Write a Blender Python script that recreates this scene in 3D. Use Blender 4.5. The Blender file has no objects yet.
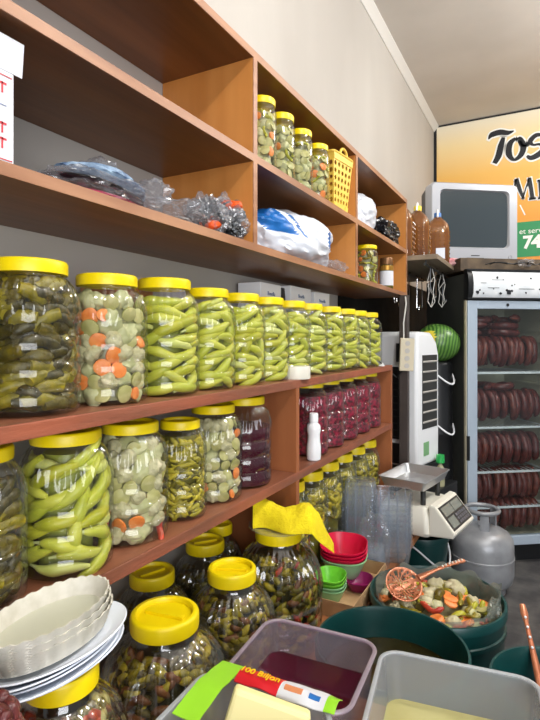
import bpy, bmesh, math, random
from mathutils import Vector, Matrix, noise, Euler
PI = math.pi
rnd = random.Random(7)
C = bpy.context.scene.collection
sc = bpy.context.scene

# ---------------------------------------------------------------- camera numbers
F, UX, VY, CAMZ = 522.0, 270.0, 340.0, 1.49
SN, CS = 0.4726, 0.8813
def P(u, v, X=None, Y=None, Z=None, t=None):
    """world point seen at a given place on a known plane of the shop"""
    a = (u-UX)/F; b = (VY-v)/F
    dx, dy = a*CS-SN, CS+a*SN
    if X is not None: t = X/dx
    elif Y is not None: t = Y/dy
    elif Z is not None: t = (Z-CAMZ)/b
    return Vector((t*dx, t*dy, CAMZ+t*b))

# ---------------------------------------------------------------- materials
def lin(c):
    return tuple(((x/255)/12.92 if x/255 <= .04045 else ((x/255+.055)/1.055)**2.4) for x in c)+(1,)
def newmat(name):
    m = bpy.data.materials.new(name); m.use_nodes = True
    nt = m.node_tree; nt.nodes.clear()
    o = nt.nodes.new('ShaderNodeOutputMaterial')
    return m, nt, o
def N(nt, typ, **kw):
    n = nt.nodes.new(typ)
    for k, v in kw.items():
        if k.startswith('i_'):
            n.inputs[k[2:].replace('_', ' ')].default_value = v
        else: setattr(n, k, v)
    return n
def mat(name, c, c2=None, rough=.5, metal=0, scale=8, stretch=(1, 1, 1), bump=0, bscale=None, spec=.5, sss=0, detail=4, lo=.35, hi=.65, coat=0):
    m, nt, o = newmat(name)
    p = N(nt, 'ShaderNodeBsdfPrincipled')
    p.inputs['Base Color'].default_value = lin(c); p.inputs['Roughness'].default_value = rough
    p.inputs['Metallic'].default_value = metal; p.inputs['Specular IOR Level'].default_value = spec
    p.inputs['Coat Weight'].default_value = coat
    if sss:
        p.inputs['Subsurface Weight'].default_value = sss; p.inputs['Subsurface Radius'].default_value = (.01, .01, .005)
    nt.links.new(p.outputs[0], o.inputs[0])
    if c2 or bump:
        tc = N(nt, 'ShaderNodeTexCoord'); mp = N(nt, 'ShaderNodeMapping'); mp.inputs['Scale'].default_value = stretch
        nt.links.new(tc.outputs['Object'], mp.inputs[0])
    if c2:
        nz = N(nt, 'ShaderNodeTexNoise'); nz.inputs['Scale'].default_value = scale; nz.inputs['Detail'].default_value = detail
        nt.links.new(mp.outputs[0], nz.inputs['Vector'])
        cr = N(nt, 'ShaderNodeValToRGB'); cr.color_ramp.elements[0].position = lo; cr.color_ramp.elements[1].position = hi
        cr.color_ramp.elements[0].color = lin(c); cr.color_ramp.elements[1].color = lin(c2)
        nt.links.new(nz.outputs['Fac'], cr.inputs[0]); nt.links.new(cr.outputs[0], p.inputs['Base Color'])
    if bump:
        nb = N(nt, 'ShaderNodeTexNoise'); nb.inputs['Scale'].default_value = bscale or scale*2; nb.inputs['Detail'].default_value = 5
        nt.links.new(mp.outputs[0], nb.inputs['Vector'])
        bp = N(nt, 'ShaderNodeBump'); bp.inputs['Strength'].default_value = bump; bp.inputs['Distance'].default_value = .01
        nt.links.new(nb.outputs['Fac'], bp.inputs['Height']); nt.links.new(bp.outputs[0], p.inputs['Normal'])
    return m
def clear(name, tint=(250, 252, 250), rough=.06, base=.06, edge=.55, body=0, bodycol=(220, 225, 230)):
    """thin clear plastic or glass: sees through, mirrors at grazing angles, optional milky body"""
    m, nt, o = newmat(name)
    tr = N(nt, 'ShaderNodeBsdfTransparent'); tr.inputs[0].default_value = lin(tint)
    last = tr.outputs[0]
    if body:
        df = N(nt, 'ShaderNodeBsdfDiffuse'); df.inputs[0].default_value = lin(bodycol)
        tl = N(nt, 'ShaderNodeBsdfTranslucent'); tl.inputs[0].default_value = lin(bodycol)
        mx0 = N(nt, 'ShaderNodeMixShader'); mx0.inputs[0].default_value = .45
        nt.links.new(df.outputs[0], mx0.inputs[1]); nt.links.new(tl.outputs[0], mx0.inputs[2])
        mx1 = N(nt, 'ShaderNodeMixShader'); mx1.inputs[0].default_value = body
        nt.links.new(last, mx1.inputs[1]); nt.links.new(mx0.outputs[0], mx1.inputs[2]); last = mx1.outputs[0]
    gl = N(nt, 'ShaderNodeBsdfGlossy'); gl.inputs['Roughness'].default_value = rough
    lw = N(nt, 'ShaderNodeLayerWeight'); lw.inputs[0].default_value = .5
    pw = N(nt, 'ShaderNodeMath', operation='POWER'); pw.inputs[1].default_value = 2.6
    ma = N(nt, 'ShaderNodeMath', operation='MULTIPLY_ADD'); ma.inputs[1].default_value = edge; ma.inputs[2].default_value = base
    nt.links.new(lw.outputs['Facing'], pw.inputs[0]); nt.links.new(pw.outputs[0], ma.inputs[0])
    mx = N(nt, 'ShaderNodeMixShader')
    nt.links.new(ma.outputs[0], mx.inputs[0]); nt.links.new(last, mx.inputs[1]); nt.links.new(gl.outputs[0], mx.inputs[2])
    nt.links.new(mx.outputs[0], o.inputs[0])
    return m
def wood(name, c1, c2, axis, rough=.4, sc_=14, bump=.08, dirt=None):
    st = [1, 1, 1]; st[axis] = .07
    return mat(name, c1, c2, rough=rough, scale=sc_, stretch=tuple(st), bump=bump, bscale=sc_*3, detail=7, lo=.3, hi=.72)
def ramp_z(name, stops, axis=2, rough=.4):
    m, nt, o = newmat(name)
    p = N(nt, 'ShaderNodeBsdfPrincipled'); p.inputs['Roughness'].default_value = rough
    tc = N(nt, 'ShaderNodeTexCoord'); sx = N(nt, 'ShaderNodeSeparateXYZ'); cr = N(nt, 'ShaderNodeValToRGB')
    e = cr.color_ramp.elements
    e[0].position, e[0].color = stops[0][0], lin(stops[0][1]); e[1].position, e[1].color = stops[-1][0], lin(stops[-1][1])
    for s, c in stops[1:-1]:
        k = e.new(s); k.color = lin(c)
    nt.links.new(tc.outputs['Generated'], sx.inputs[0]); nt.links.new(sx.outputs[axis], cr.inputs[0])
    nt.links.new(cr.outputs[0], p.inputs['Base Color']); nt.links.new(p.outputs[0], o.inputs[0])
    return m

M = {}
M['wall'] = mat('wall_paint', (194, 189, 181), (180, 174, 166), rough=.75, scale=1.2, stretch=(1, 1, .35), bump=.05, bscale=30)
M['ceil'] = mat('ceiling_paint', (214, 208, 200), (206, 200, 192), rough=.8, scale=2)
M['floor'] = mat('floor_stone', (62, 61, 62), (92, 90, 88), rough=.5, scale=9, bump=.12, bscale=40, detail=8)
M['trim'] = mat('trim_paint', (222, 220, 215), rough=.5)
M['ven_y'] = wood('veneer_shaded_boards', (98, 60, 31), (132, 84, 45), 1, rough=.38)  # same veneer as the uprights, darkened to hold the shade under the boards
M['ven_z'] = wood('veneer_lit_uprights', (190, 120, 56), (212, 144, 76), 2, rough=.36)  # lit copy of the board veneer, the brightness put into its colour
M['ven_edge'] = mat('veneer_edge_band', (176, 128, 94), (146, 98, 68), rough=.45, scale=20, stretch=(1, .15, 1))
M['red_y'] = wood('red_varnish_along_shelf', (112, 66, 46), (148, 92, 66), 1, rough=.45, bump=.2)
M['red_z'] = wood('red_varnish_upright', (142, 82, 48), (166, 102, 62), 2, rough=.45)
M['red_edge'] = mat('worn_red_edge', (156, 86, 60), (122, 76, 56), rough=.55, scale=14, stretch=(1, .2, 1), bump=.4, bscale=40)
M['bench'] = wood('bench_wood', (150, 92, 52), (186, 124, 76), 1, rough=.5)
M['jar'] = clear('clear_jar_plastic', tint=(246, 248, 243), rough=.05, base=.06, edge=.5, body=.012, bodycol=(240, 244, 236))
M['bigjar'] = clear('thick_jar_plastic', tint=(236, 236, 226), rough=.05, base=.12, edge=.6, body=.012, bodycol=(230, 230, 210))
M['lid'] = mat('yellow_lid_plastic', (246, 220, 8), (240, 210, 4), rough=.38, scale=4)
M['lid_pale'] = mat('yellow_dull_lid', (226, 202, 40), rough=.45)
M['black'] = mat('black_plastic', (22, 23, 25), rough=.4)
M['dark'] = mat('charcoal_metal', (44, 45, 44), rough=.5)
M['white'] = mat('white_plastic', (238, 240, 242), rough=.3)
M['offwhite'] = mat('cream_plastic', (228, 224, 210), rough=.4)
M['steel'] = mat('steel', (214, 216, 218), rough=.34, metal=.85)
M['chrome'] = mat('worn_chrome', (205, 205, 205), rough=.18, metal=1)
M['cyl'] = mat('grey_cylinder_paint', (160, 162, 166), (138, 140, 144), rough=.36, metal=.25, scale=10, bump=.06, bscale=60)
M['green'] = mat('dark_green_bucket', (12, 68, 66), (9, 56, 55), rough=.36, scale=5)
M['pepper1'] = mat('pale_green_pepper', (206, 204, 84), (188, 190, 62), rough=.32, scale=18, sss=.1)
M['pepper2'] = mat('yellow_green_pepper', (194, 188, 58), (172, 172, 44), rough=.32, scale=18, sss=.1)
M['pepper3'] = mat('bright_green_pepper', (176, 182, 52), (194, 196, 72), rough=.32, scale=18, sss=.1)
M['pepper4'] = mat('milky_green_pepper', (216, 216, 132), (198, 202, 106), rough=.35, scale=16, sss=.1)
M['stem'] = mat('pepper_stem', (196, 200, 140), rough=.5)
M['gherk1'] = mat('olive_gherkin', (110, 96, 14), (74, 62, 8), rough=.34, scale=60, bump=.3, bscale=120)
M['gherk2'] = mat('dark_gherkin', (80, 68, 10), (50, 42, 6), rough=.34, scale=60, bump=.3, bscale=120)
M['gherk3'] = mat('light_gherkin', (150, 134, 24), (112, 100, 16), rough=.34, scale=60, bump=.2, bscale=120)
M['small1'] = mat('small_olive_pepper', (174, 160, 40), (142, 130, 28), rough=.35, scale=40)
M['small2'] = mat('small_dark_pepper', (122, 112, 28), (88, 80, 20), rough=.35, scale=40)
M['small3'] = mat('small_yellow_pepper', (206, 186, 56), (176, 160, 40), rough=.35, scale=40)
M['carrot'] = mat('carrot', (232, 120, 44), (240, 146, 76), rough=.4, scale=40)
M['cauli'] = mat('cauliflower', (208, 200, 166), (182, 174, 134), rough=.5, scale=50, bump=.5, bscale=90)
M['cabb'] = mat('cabbage', (202, 198, 156), (176, 176, 126), rough=.4, scale=14)
M['cuc'] = mat('cucumber_flesh', (202, 194, 138), (176, 170, 106), rough=.4, scale=30)
M['cucrim'] = mat('cucumber_skin', (150, 148, 82), rough=.4)
M['redv'] = mat('red_pepper_piece', (176, 44, 34), (196, 76, 50), rough=.35, scale=20)
M['brown'] = mat('brown_pickle', (104, 62, 34), (140, 84, 44), rough=.4, scale=30)
M['br_green'] = mat('cloudy_green_brine', (140, 146, 56), (160, 164, 72), rough=.3, scale=20)
M['br_olive'] = mat('olive_brine', (52, 50, 16), (74, 70, 22), rough=.3, scale=18)
M['br_mix'] = mat('cloudy_brine', (158, 156, 120), (182, 178, 142), rough=.3, scale=20)
M['br_small'] = mat('yellowish_brine', (96, 90, 26), (126, 116, 34), rough=.3, scale=30)
M['br_brown'] = mat('brown_brine', (72, 60, 28), (98, 80, 38), rough=.3, scale=20)
M['beet'] = mat('beet_shreds', (70, 4, 24), (158, 14, 58), rough=.3, scale=70, bump=.5, bscale=110, lo=.4, hi=.62)
M['beetj'] = mat('beet_juice', (58, 6, 26), (74, 10, 32), rough=.08, scale=5)
M['frost'] = clear('frosted_tub_plastic', tint=(236, 238, 240), rough=.2, base=.05, edge=.25, body=.30, bodycol=(222, 226, 230))
M['frostp'] = clear('stained_tub_plastic', tint=(232, 222, 230), rough=.2, base=.05, edge=.25, body=.21, bodycol=(214, 204, 214))
M['rimf'] = clear('milky_tub_rim', tint=(236, 238, 240), rough=.25, base=.06, edge=.3, body=.62, bodycol=(232, 236, 240))
M['rimp'] = clear('pinkish_tub_rim', tint=(232, 222, 230), rough=.25, base=.06, edge=.3, body=.62, bodycol=(214, 200, 212))
M['clr'] = clear('clear_tray_plastic', tint=(246, 248, 250), rough=.12, base=.06, edge=.45, body=.10, bodycol=(236, 242, 250))
M['rib'] = clear('milky_rib_plastic', tint=(240, 244, 250), rough=.15, base=.10, edge=.4, body=.22, bodycol=(226, 234, 246))
M['film'] = clear('clear_film', tint=(246, 246, 248), rough=.12, base=.10, edge=.45, body=.2, bodycol=(222, 222, 226))
M['liner'] = clear('cloudy_liner_film', tint=(226, 232, 228), rough=.2, base=.1, edge=.4, body=.35, bodycol=(196, 206, 200))
M['doorglass'] = clear('fridge_door_glass', tint=(242, 246, 246), rough=.02, base=.04, edge=.5)
M['bagwhite'] = mat('white_bag_plastic', (236, 240, 246), (222, 228, 238), rough=.32, scale=6, spec=.6)
M['bagblue'] = mat('blue_print', (28, 104, 178), rough=.35)
M['bagblack'] = mat('black_bag_plastic', (20, 20, 24), rough=.28, spec=.7)
M['foil'] = mat('silvery_wrap', (150, 152, 154), (50, 52, 54), rough=.2, metal=.55, scale=16, bump=.8, bscale=30)
M['orange'] = mat('orange_print', (232, 88, 30), rough=.4)
M['pink'] = mat('magenta_cloth', (176, 34, 78), rough=.6)
M['blueprint'] = mat('printed_blue_cloth', (160, 184, 206), (70, 96, 130), rough=.5, scale=40)
M['cloth'] = mat('yellow_cloth', (238, 218, 8), (226, 202, 4), rough=.85, scale=30, bump=.5, bscale=160)
M['basket'] = mat('yellow_basket_plastic', (240, 200, 84), rough=.4)
M['wicker'] = mat('white_wicker_plastic', (222, 218, 206), (204, 200, 184), rough=.45, scale=40)
M['wfloor'] = mat('basket_floor_plastic', (196, 196, 176), rough=.4)
M['plate'] = mat('bluish_white_melamine', (232, 238, 248), rough=.18)
M['red'] = mat('crimson_plastic', (206, 18, 62), rough=.3)
M['lime'] = mat('lime_plastic', (120, 206, 60), rough=.32)
M['mint'] = mat('mint_plastic', (150, 206, 150), rough=.32)
M['purple'] = mat('purple_plastic', (140, 24, 92), rough=.32)
M['card'] = mat('cardboard', (196, 160, 118), (180, 144, 102), rough=.8, scale=20)
M['cardor'] = mat('orange_cardboard', (206, 130, 84), rough=.8)
M['paper'] = mat('white_card', (216, 218, 224), rough=.5)
M['carton'] = mat('carton_white', (246, 247, 250), rough=.5)
M['paperg'] = mat('grey_card', (184, 180, 174), rough=.6)
M['inkb'] = mat('blue_ink', (96, 116, 156), rough=.6)
M['inkr'] = mat('red_ink', (214, 60, 70), rough=.6)
M['inkk'] = mat('black_ink', (24, 26, 32), rough=.5)
M['copper'] = mat('copper_plastic', (196, 128, 94), (178, 106, 74), rough=.28, metal=.35, scale=10)
M['saus1'] = mat('dark_sausage', (118, 52, 46), (78, 34, 32), rough=.33, scale=30, bump=.25, bscale=50)
M['saus2'] = mat('brown_sausage', (136, 66, 52), (92, 42, 36), rough=.33, scale=30, bump=.25, bscale=50)
M['frin'] = mat('fridge_lining', (196, 190, 168), rough=.45)
M['frframe'] = mat('fridge_door_frame', (176, 190, 204), rough=.35, metal=.2)
M['canopy'] = mat('canopy_print', (240, 242, 244), (222, 228, 232), rough=.25, scale=10)
M['tvsilver'] = mat('silver_plastic', (182, 184, 190), rough=.35, metal=.35)
M['screen'] = mat('tube_glass', (58, 66, 70), rough=.06, spec=.7)
M['oil'] = mat('amber_oil', (150, 96, 30), (116, 68, 18), rough=.2, scale=6)
M['oilbottle'] = clear('oil_bottle_plastic', tint=(240, 230, 210), rough=.05, base=.1, edge=.5)
M['board'] = wood('grey_board', (150, 134, 112), (122, 106, 86), 1, rough=.6)
M['post'] = mat('brown_post_metal', (70, 62, 58), (58, 50, 46), rough=.5, scale=8)
M['beige'] = mat('beige_plastic', (206, 196, 170), rough=.5)
M['melon'] = None
M['melony'] = mat('melon_yellow_patch', (214, 196, 60), rough=.4)
M['signgreen'] = mat('sign_green', (38, 142, 84), rough=.45)
M['signwhite'] = mat('sign_white', (246, 244, 238), rough=.45)
M['string'] = mat('white_cord', (220, 218, 210), rough=.7)
M['signbg'] = ramp_z('sign_print', [(0, (218, 136, 40)), (.52, (234, 158, 54)), (.74, (240, 188, 98)), (.89, (242, 216, 160)), (1, (238, 228, 204))])
M['raw'] = mat('dark_red_bag', (112, 52, 50), (84, 36, 36), rough=.35, scale=30, bump=.5, bscale=50)
M['brineliq'] = mat('brown_brine_pool', (48, 42, 14), (40, 34, 12), rough=.06, scale=5)
M['yelliq'] = mat('yellowish_brine_pool', (196, 190, 132), (180, 172, 112), rough=.1, scale=8)
M['darkliq'] = mat('dark_beet_pool', (46, 22, 34), rough=.08)
M['cheese'] = mat('pale_yellow_paper', (238, 226, 160), rough=.6)
M['bagcol'] = mat('lime_print', (150, 214, 48), rough=.3)
M['bagred'] = mat('red_print', (214, 30, 44), rough=.3)
M['lamp'] = mat('lamp_housing', (235, 235, 235), rough=.4)
def melon_mat():
    m, nt, o = newmat('striped_melon_rind')
    p = N(nt, 'ShaderNodeBsdfPrincipled'); p.inputs['Roughness'].default_value = .35
    tc = N(nt, 'ShaderNodeTexCoord'); mp = N(nt, 'ShaderNodeMapping'); mp.inputs['Scale'].default_value = (1, 1, .0)
    wv = N(nt, 'ShaderNodeTexWave', wave_type='BANDS', bands_direction='X'); wv.inputs['Scale'].default_value = 14; wv.inputs['Distortion'].default_value = 2.5; wv.inputs['Detail'].default_value = 3
    cr = N(nt, 'ShaderNodeValToRGB'); cr.color_ramp.elements[0].color = lin((36, 84, 30)); cr.color_ramp.elements[1].color = lin((104, 146, 64))
    nt.links.new(tc.outputs['Object'], wv.inputs['Vector']); nt.links.new(wv.outputs['Fac'], cr.inputs[0])
    nt.links.new(cr.outputs[0], p.inputs['Base Color']); nt.links.new(p.outputs[0], o.inputs[0])
    return m
M['melon'] = melon_mat()

# ---------------------------------------------------------------- mesh building
class B:
    def __init__(s): s.v, s.f, s.m = [], [], []
    def add(s, vs, fs, mi=0, mx=None):
        o = len(s.v)
        s.v += [tuple(mx @ Vector(p)) for p in vs] if mx else [tuple(p) for p in vs]
        s.f += [tuple(i+o for i in f) for f in fs]; s.m += [mi]*len(fs)
        return s
    def box(s, a, b, mi=0, mx=None):
        x0, y0, z0 = a; x1, y1, z1 = b
        vs = [(x0, y0, z0), (x1, y0, z0), (x1, y1, z0), (x0, y1, z0), (x0, y0, z1), (x1, y0, z1), (x1, y1, z1), (x0, y1, z1)]
        return s.add(vs, [(0, 3, 2, 1), (4, 5, 6, 7), (0, 1, 5, 4), (1, 2, 6, 5), (2, 3, 7, 6), (3, 0, 4, 7)], mi, mx)
    def loft(s, rings, cap0=False, cap1=False, mi=0, mx=None, closed=False):
        n = len(rings[0]); vs = [p for r in rings for p in r]; fs = []
        k = len(rings)
        for i in range(k if closed else k-1):
            a, b = i*n, ((i+1) % k)*n
            for j in range(n):
                j2 = (j+1) % n
                fs.append((a+j, a+j2, b+j2, b+j))
        if cap0: fs.append(tuple(range(n-1, -1, -1)))
        if cap1: fs.append(tuple((k-1)*n+j for j in range(n)))
        return s.add(vs, fs, mi, mx)
    def lathe(s, prof, seg=48, rf=None, mi=0, mx=None, cap0=False, cap1=False):
        rings = []
        for r, z in prof:
            ring = []
            for j in range(seg):
                th = 2*PI*j/seg
                rr = r*(1+(rf(th, z) if rf else 0))
                ring.append((rr*math.cos(th), rr*math.sin(th), z))
            rings.append(ring)
        return s.loft(rings, cap0, cap1, mi, mx)
    def tube(s, path, rad, seg=10, mi=0, mx=None, cap=True, closed=False, flat=1.0):
        pts = [Vector(p) for p in path]; n = len(pts); rings = []
        if not hasattr(rad, '__len__'): rad = [rad]*n
        up = None
        for i, p in enumerate(pts):
            if closed: d = pts[(i+1) % n]-pts[i-1]
            else: d = pts[min(i+1, n-1)]-pts[max(i-1, 0)]
            d.normalize()
            if up is None:
                up = Vector((0, 0, 1)) if abs(d.z) < .9 else Vector((1, 0, 0))
            x = d.cross(up); x.normalize(); up2 = x.cross(d); up2.normalize(); up = up2
            rings.append([tuple(p+x*(rad[i]*math.cos(2*PI*j/seg))+up2*(rad[i]*flat*math.sin(2*PI*j/seg))) for j in range(seg)])
        return s.loft(rings, cap and not closed, cap and not closed, mi, mx, closed)
    def mesh(s, name, mats, smooth=True, ang=38):
        me = bpy.data.meshes.new(name); me.from_pydata(s.v, [], s.f)
        for m in (mats if isinstance(mats, (list, tuple)) else [mats]): me.materials.append(m)
        me.polygons.foreach_set('material_index', s.m)
        bm = bmesh.new(); bm.from_mesh(me); bmesh.ops.recalc_face_normals(bm, faces=bm.faces); bm.to_mesh(me); bm.free()
        if smooth:
            me.polygons.foreach_set('use_smooth', [True]*len(me.polygons)); me.set_sharp_from_angle(angle=math.radians(ang))
        me.update()
        return me
    def build(s, name, mats, parent=None, loc=None, rot=(0, 0, 0), w=False, **k):
        if w:                              # vertices were given in world numbers
            o0 = parent.location if parent else Vector(loc)
            s.v = [tuple(Vector(p)-o0) for p in s.v]
        return link(name, s.mesh(name, mats, **k), parent, loc, rot)
def link(name, me, parent=None, loc=None, rot=(0, 0, 0)):
    o = bpy.data.objects.new(name, me); C.objects.link(o)
    if parent: o.parent = parent
    if loc is not None: o.location = loc
    o.rotation_euler = rot
    return o
def tag(o, label, cat, group=None, kind=None):
    o['label'] = label; o['category'] = cat
    if group: o['group'] = group
    if kind: o['kind'] = kind
    return o
def thing(name, label, cat, loc=(0, 0, 0), rot=(0, 0, 0), group=None):
    o = bpy.data.objects.new(name, None); C.objects.link(o); o.empty_display_size = .05
    o.location = loc; o.rotation_euler = rot
    return tag(o, label, cat, group)
def struct(o):
    o['kind'] = 'structure'; return o
def dup(o, loc, rot=None, label=None, parent=None):
    c = o.copy(); C.objects.link(c)
    if parent is not None: c.parent = parent
    else: c.location = loc
    if rot is not None and parent is None: c.rotation_euler = rot
    if label: c['label'] = label
    for ch in list(o.children): dup(ch, None, parent=c)
    return c
def bevel(o, w=.003, seg=2):
    m = o.modifiers.new('edge', 'BEVEL'); m.width = w; m.segments = seg; m.limit_method = 'ANGLE'; m.angle_limit = math.radians(50); return o
def solid(o, t=.002):
    m = o.modifiers.new('thick', 'SOLIDIFY'); m.thickness = t; m.offset = -1; return o
def rrect(w, d, r, z, n=5, cx=0, cy=0):
    pts = []
    for cxs, cys, a0 in ((1, 1, 0), (-1, 1, 90), (-1, -1, 180), (1, -1, 270)):
        for i in range(n+1):
            a = math.radians(a0+90*i/n)
            pts.append((cx+cxs*(w/2-r)+r*math.cos(a), cy+cys*(d/2-r)+r*math.sin(a), z))
    return pts
def oval(a, b, z, n=48, cx=0, cy=0):
    return [(cx+a*math.cos(2*PI*j/n), cy+b*math.sin(2*PI*j/n), z) for j in range(n)]
def interp(prof, z):
    for (r0, z0), (r1, z1) in zip(prof, prof[1:]):
        if z0 <= z <= z1 and z1 > z0: return r0+(r1-r0)*(z-z0)/(z1-z0)
    return prof[-1][0]
def lump(sx, sy, sz, seed, amp=.25, freq=3.0, sub=4, flat=True, crease=.5):
    bm = bmesh.new(); bmesh.ops.create_icosphere(bm, subdivisions=sub, radius=1)
    off = Vector((seed*7.3, seed*3.1, seed*1.7))
    vs = []
    for v in bm.verts:
        p = v.co.copy()
        n1 = noise.noise(p*freq*.5+off)
        n2 = abs(noise.noise(p*freq+off*1.3)); n3 = abs(noise.noise(p*freq*2.3+off))
        k = 1+amp*(n1*.9)-amp*crease*(n2*1.2+n3*.7)+amp*.3
        q = Vector((p.x*k*sx, p.y*k*sy, p.z*k*sz))
        if flat: q.z = max(q.z+sz*.85, 0)
        vs.append(q)
    fs = [tuple(v.index for v in f.verts) for f in bm.faces]; bm.free()
    return vs, fs
def icos(sub=2):
    bm = bmesh.new(); bmesh.ops.create_icosphere(bm, subdivisions=sub, radius=1); bm.verts.index_update()
    r = [v.co.copy() for v in bm.verts], [tuple(v.index for v in f.verts) for f in bm.faces]; bm.free(); return r
def text(body, size, shear=0, off=0, ext=.002):
    cu = bpy.data.curves.new('letters', 'FONT'); cu.body = body; cu.size = size; cu.shear = shear; cu.offset = off; cu.extrude = ext
    cu.align_x = 'CENTER'; cu.align_y = 'CENTER'
    o = bpy.data.objects.new('letters', cu); C.objects.link(o)
    dg = bpy.context.evaluated_depsgraph_get(); me = bpy.data.meshes.new_from_object(o.evaluated_get(dg))
    bpy.data.objects.remove(o); return me
def put_text(name, body, size, m, parent, loc, rot, **k):
    me = text(body, size, **k); me.materials.clear(); me.materials.append(m)
    return link(name, me, parent, loc, rot)

# ---------------------------------------------------------------- room
WX, WY, CZ = -1.085, 5.75, 3.75
def slab(name, a, b, m, w=True):
    c = [(p+q)/2 for p, q in zip(a, b)]
    o = B().box(a, b).build(name, m, loc=c, w=True, smooth=False); return struct(o)
slab('floor', (WX-.1, -2.5, -.1), (3.6, WY+.1, 0), M['floor'])
slab('ceiling', (WX-.1, -2.5, CZ), (3.6, WY+.1, CZ+.1), M['ceil'])
slab('wall_left', (WX-.1, -2.5, 0), (WX, WY+.1, CZ), M['wall'])
slab('wall_back', (WX, WY, 0), (3.6, WY+.1, CZ), M['wall'])
b = B(); pr = [(0, 0), (.05, 0), (.05, -.012), (.035, -.025), (.02, -.045), (.008, -.06), (0, -.06)]
b.loft([[(WX+x, y, CZ+z) for x, z in pr] for y in (-2.5, WY)], True, True)
struct(b.build('trim_1', M['trim'], loc=(WX, 1, CZ), w=True, ang=20))

# ---------------------------------------------------------------- upper shelf unit
FX = -.75
ZA, ZM, ZT = 1.769, 2.026, 2.325; TH = .022
us = thing('compartment_shelf_unit', 'long orange-brown open wall shelf unit with square compartments high on the wall', 'shelf', (-.915, 1.4, ZA))
Y0, Y1 = -.55, 3.13
for z in (ZA, ZM, ZT):
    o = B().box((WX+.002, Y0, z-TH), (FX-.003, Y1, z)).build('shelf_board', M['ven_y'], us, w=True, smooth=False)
    e = B().box((FX-.003, Y0, z-TH), (FX, Y1, z)).build('edge_band', M['ven_edge'], o, smooth=False)
    e.data.transform(Matrix.Translation(-us.location))
for y in (-.52, .40, 1.31, 2.21, Y1-.011):
    for z0, z1 in ((ZA, ZM-TH), (ZM, ZT-TH)):
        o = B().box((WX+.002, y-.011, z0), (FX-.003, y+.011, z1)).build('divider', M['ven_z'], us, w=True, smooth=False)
        e = B().box((FX-.003, y-.011, z0), (FX, y+.011, z1)).build('edge_band', M['ven_edge'], o, smooth=False)
        e.data.transform(Matrix.Translation(-us.location))

# ---------------------------------------------------------------- lower shelf unit
ZB, ZC, TL = 1.355, 1.043, .028; BZ = .56
ls = thing('jar_shelf_unit', 'low red-brown varnished shelf unit carrying the rows of pickle jars', 'shelf', (-.915, 1.1, BZ))
LY1 = 2.80
for z in (ZB, ZC):
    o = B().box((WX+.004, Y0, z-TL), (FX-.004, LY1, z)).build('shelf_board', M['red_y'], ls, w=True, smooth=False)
    e = bevel(B().box((FX-.004, Y0, z-TL), (FX, LY1, z)).build('edge_band', M['red_edge'], o, smooth=False), .002)
    e.data.transform(Matrix.Translation(-ls.location))
for y in (-.53, 1.60, LY1-.012):
    for z0, z1 in ((BZ+.0005, ZC-TL), (ZC, ZB-TL)):
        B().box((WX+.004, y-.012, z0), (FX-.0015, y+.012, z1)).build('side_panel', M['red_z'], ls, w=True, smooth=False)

# ---------------------------------------------------------------- bench under the shelves
bn = thing('bench', 'long low wooden bench along the wall under the jar shelves', 'bench', (-.82, 1.2, 0))
bevel(B().box((WX+.005, -.55, BZ-.03), (-.559, 2.96, BZ)).build('bench_top', M['bench'], bn, w=True, smooth=False), .003)
for x in (-1.03, -.64):
    for y in (-.4, 1.0, 2.3):
        B().box((x-.03, y-.03, 0), (x+.03, y+.03, BZ-.03)).build('leg', M['bench'], bn, w=True, smooth=False)

# ---------------------------------------------------------------- jars
PROF = [(0, .012), (.70, .01), (.80, 0), (.93, .012), (.985, .035), (1, .07), (1, .165), (.975, .172), (.955, .18), (.975, .188), (1, .195), (1, .335), (.975, .342), (.955, .35), (.975, .358), (1, .365), (1, .505), (.975, .512), (.955, .52), (.975, .528), (1, .535), (1, .63), (.995, .66), (.985, .70), (.955, .75), (.90, .81), (.81, .855), (.74, .885), (.70, .90), (.70, .93)]
PUMP = [(0, .012), (.42, .01), (.52, 0), (.66, .015), (.80, .07), (.90, .16), (.97, .28), (1, .40), (.995, .50), (.96, .59), (.89, .68), (.78, .755), (.64, .81), (.54, .838), (.50, .85), (.50, .92)]
TALL = [(0, .012), (.72, .01), (.84, 0), (.95, .02), (1, .06), (1, .14), (.955, .16), (1, .18), (1, .26), (.955, .28), (1, .30), (1, .38), (.955, .40), (1, .42), (1, .50), (.99, .56), (.95, .64), (.86, .72), (.74, .79), (.60, .845), (.52, .87), (.51, .92)]
SLIM = [(0, .012), (.80, .008), (.90, 0), (.98, .015), (1, .04), (1, .76), (.97, .81), (.90, .85), (.86, .87), (.86, .93)]
KIND = {'pet': (PROF, .735, .088, 30, (.63, .89), .036, 'jar'), 'pump': (PUMP, .53, .105, 28, (.02, .83), .05, 'bigjar'),
        'tall': (TALL, .53, .105, 30, (.45, .85), .05, 'bigjar'), 'slim': (SLIM, .90, .10, 0, (2, 3), 0, 'jar')}
cache = {}
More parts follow.
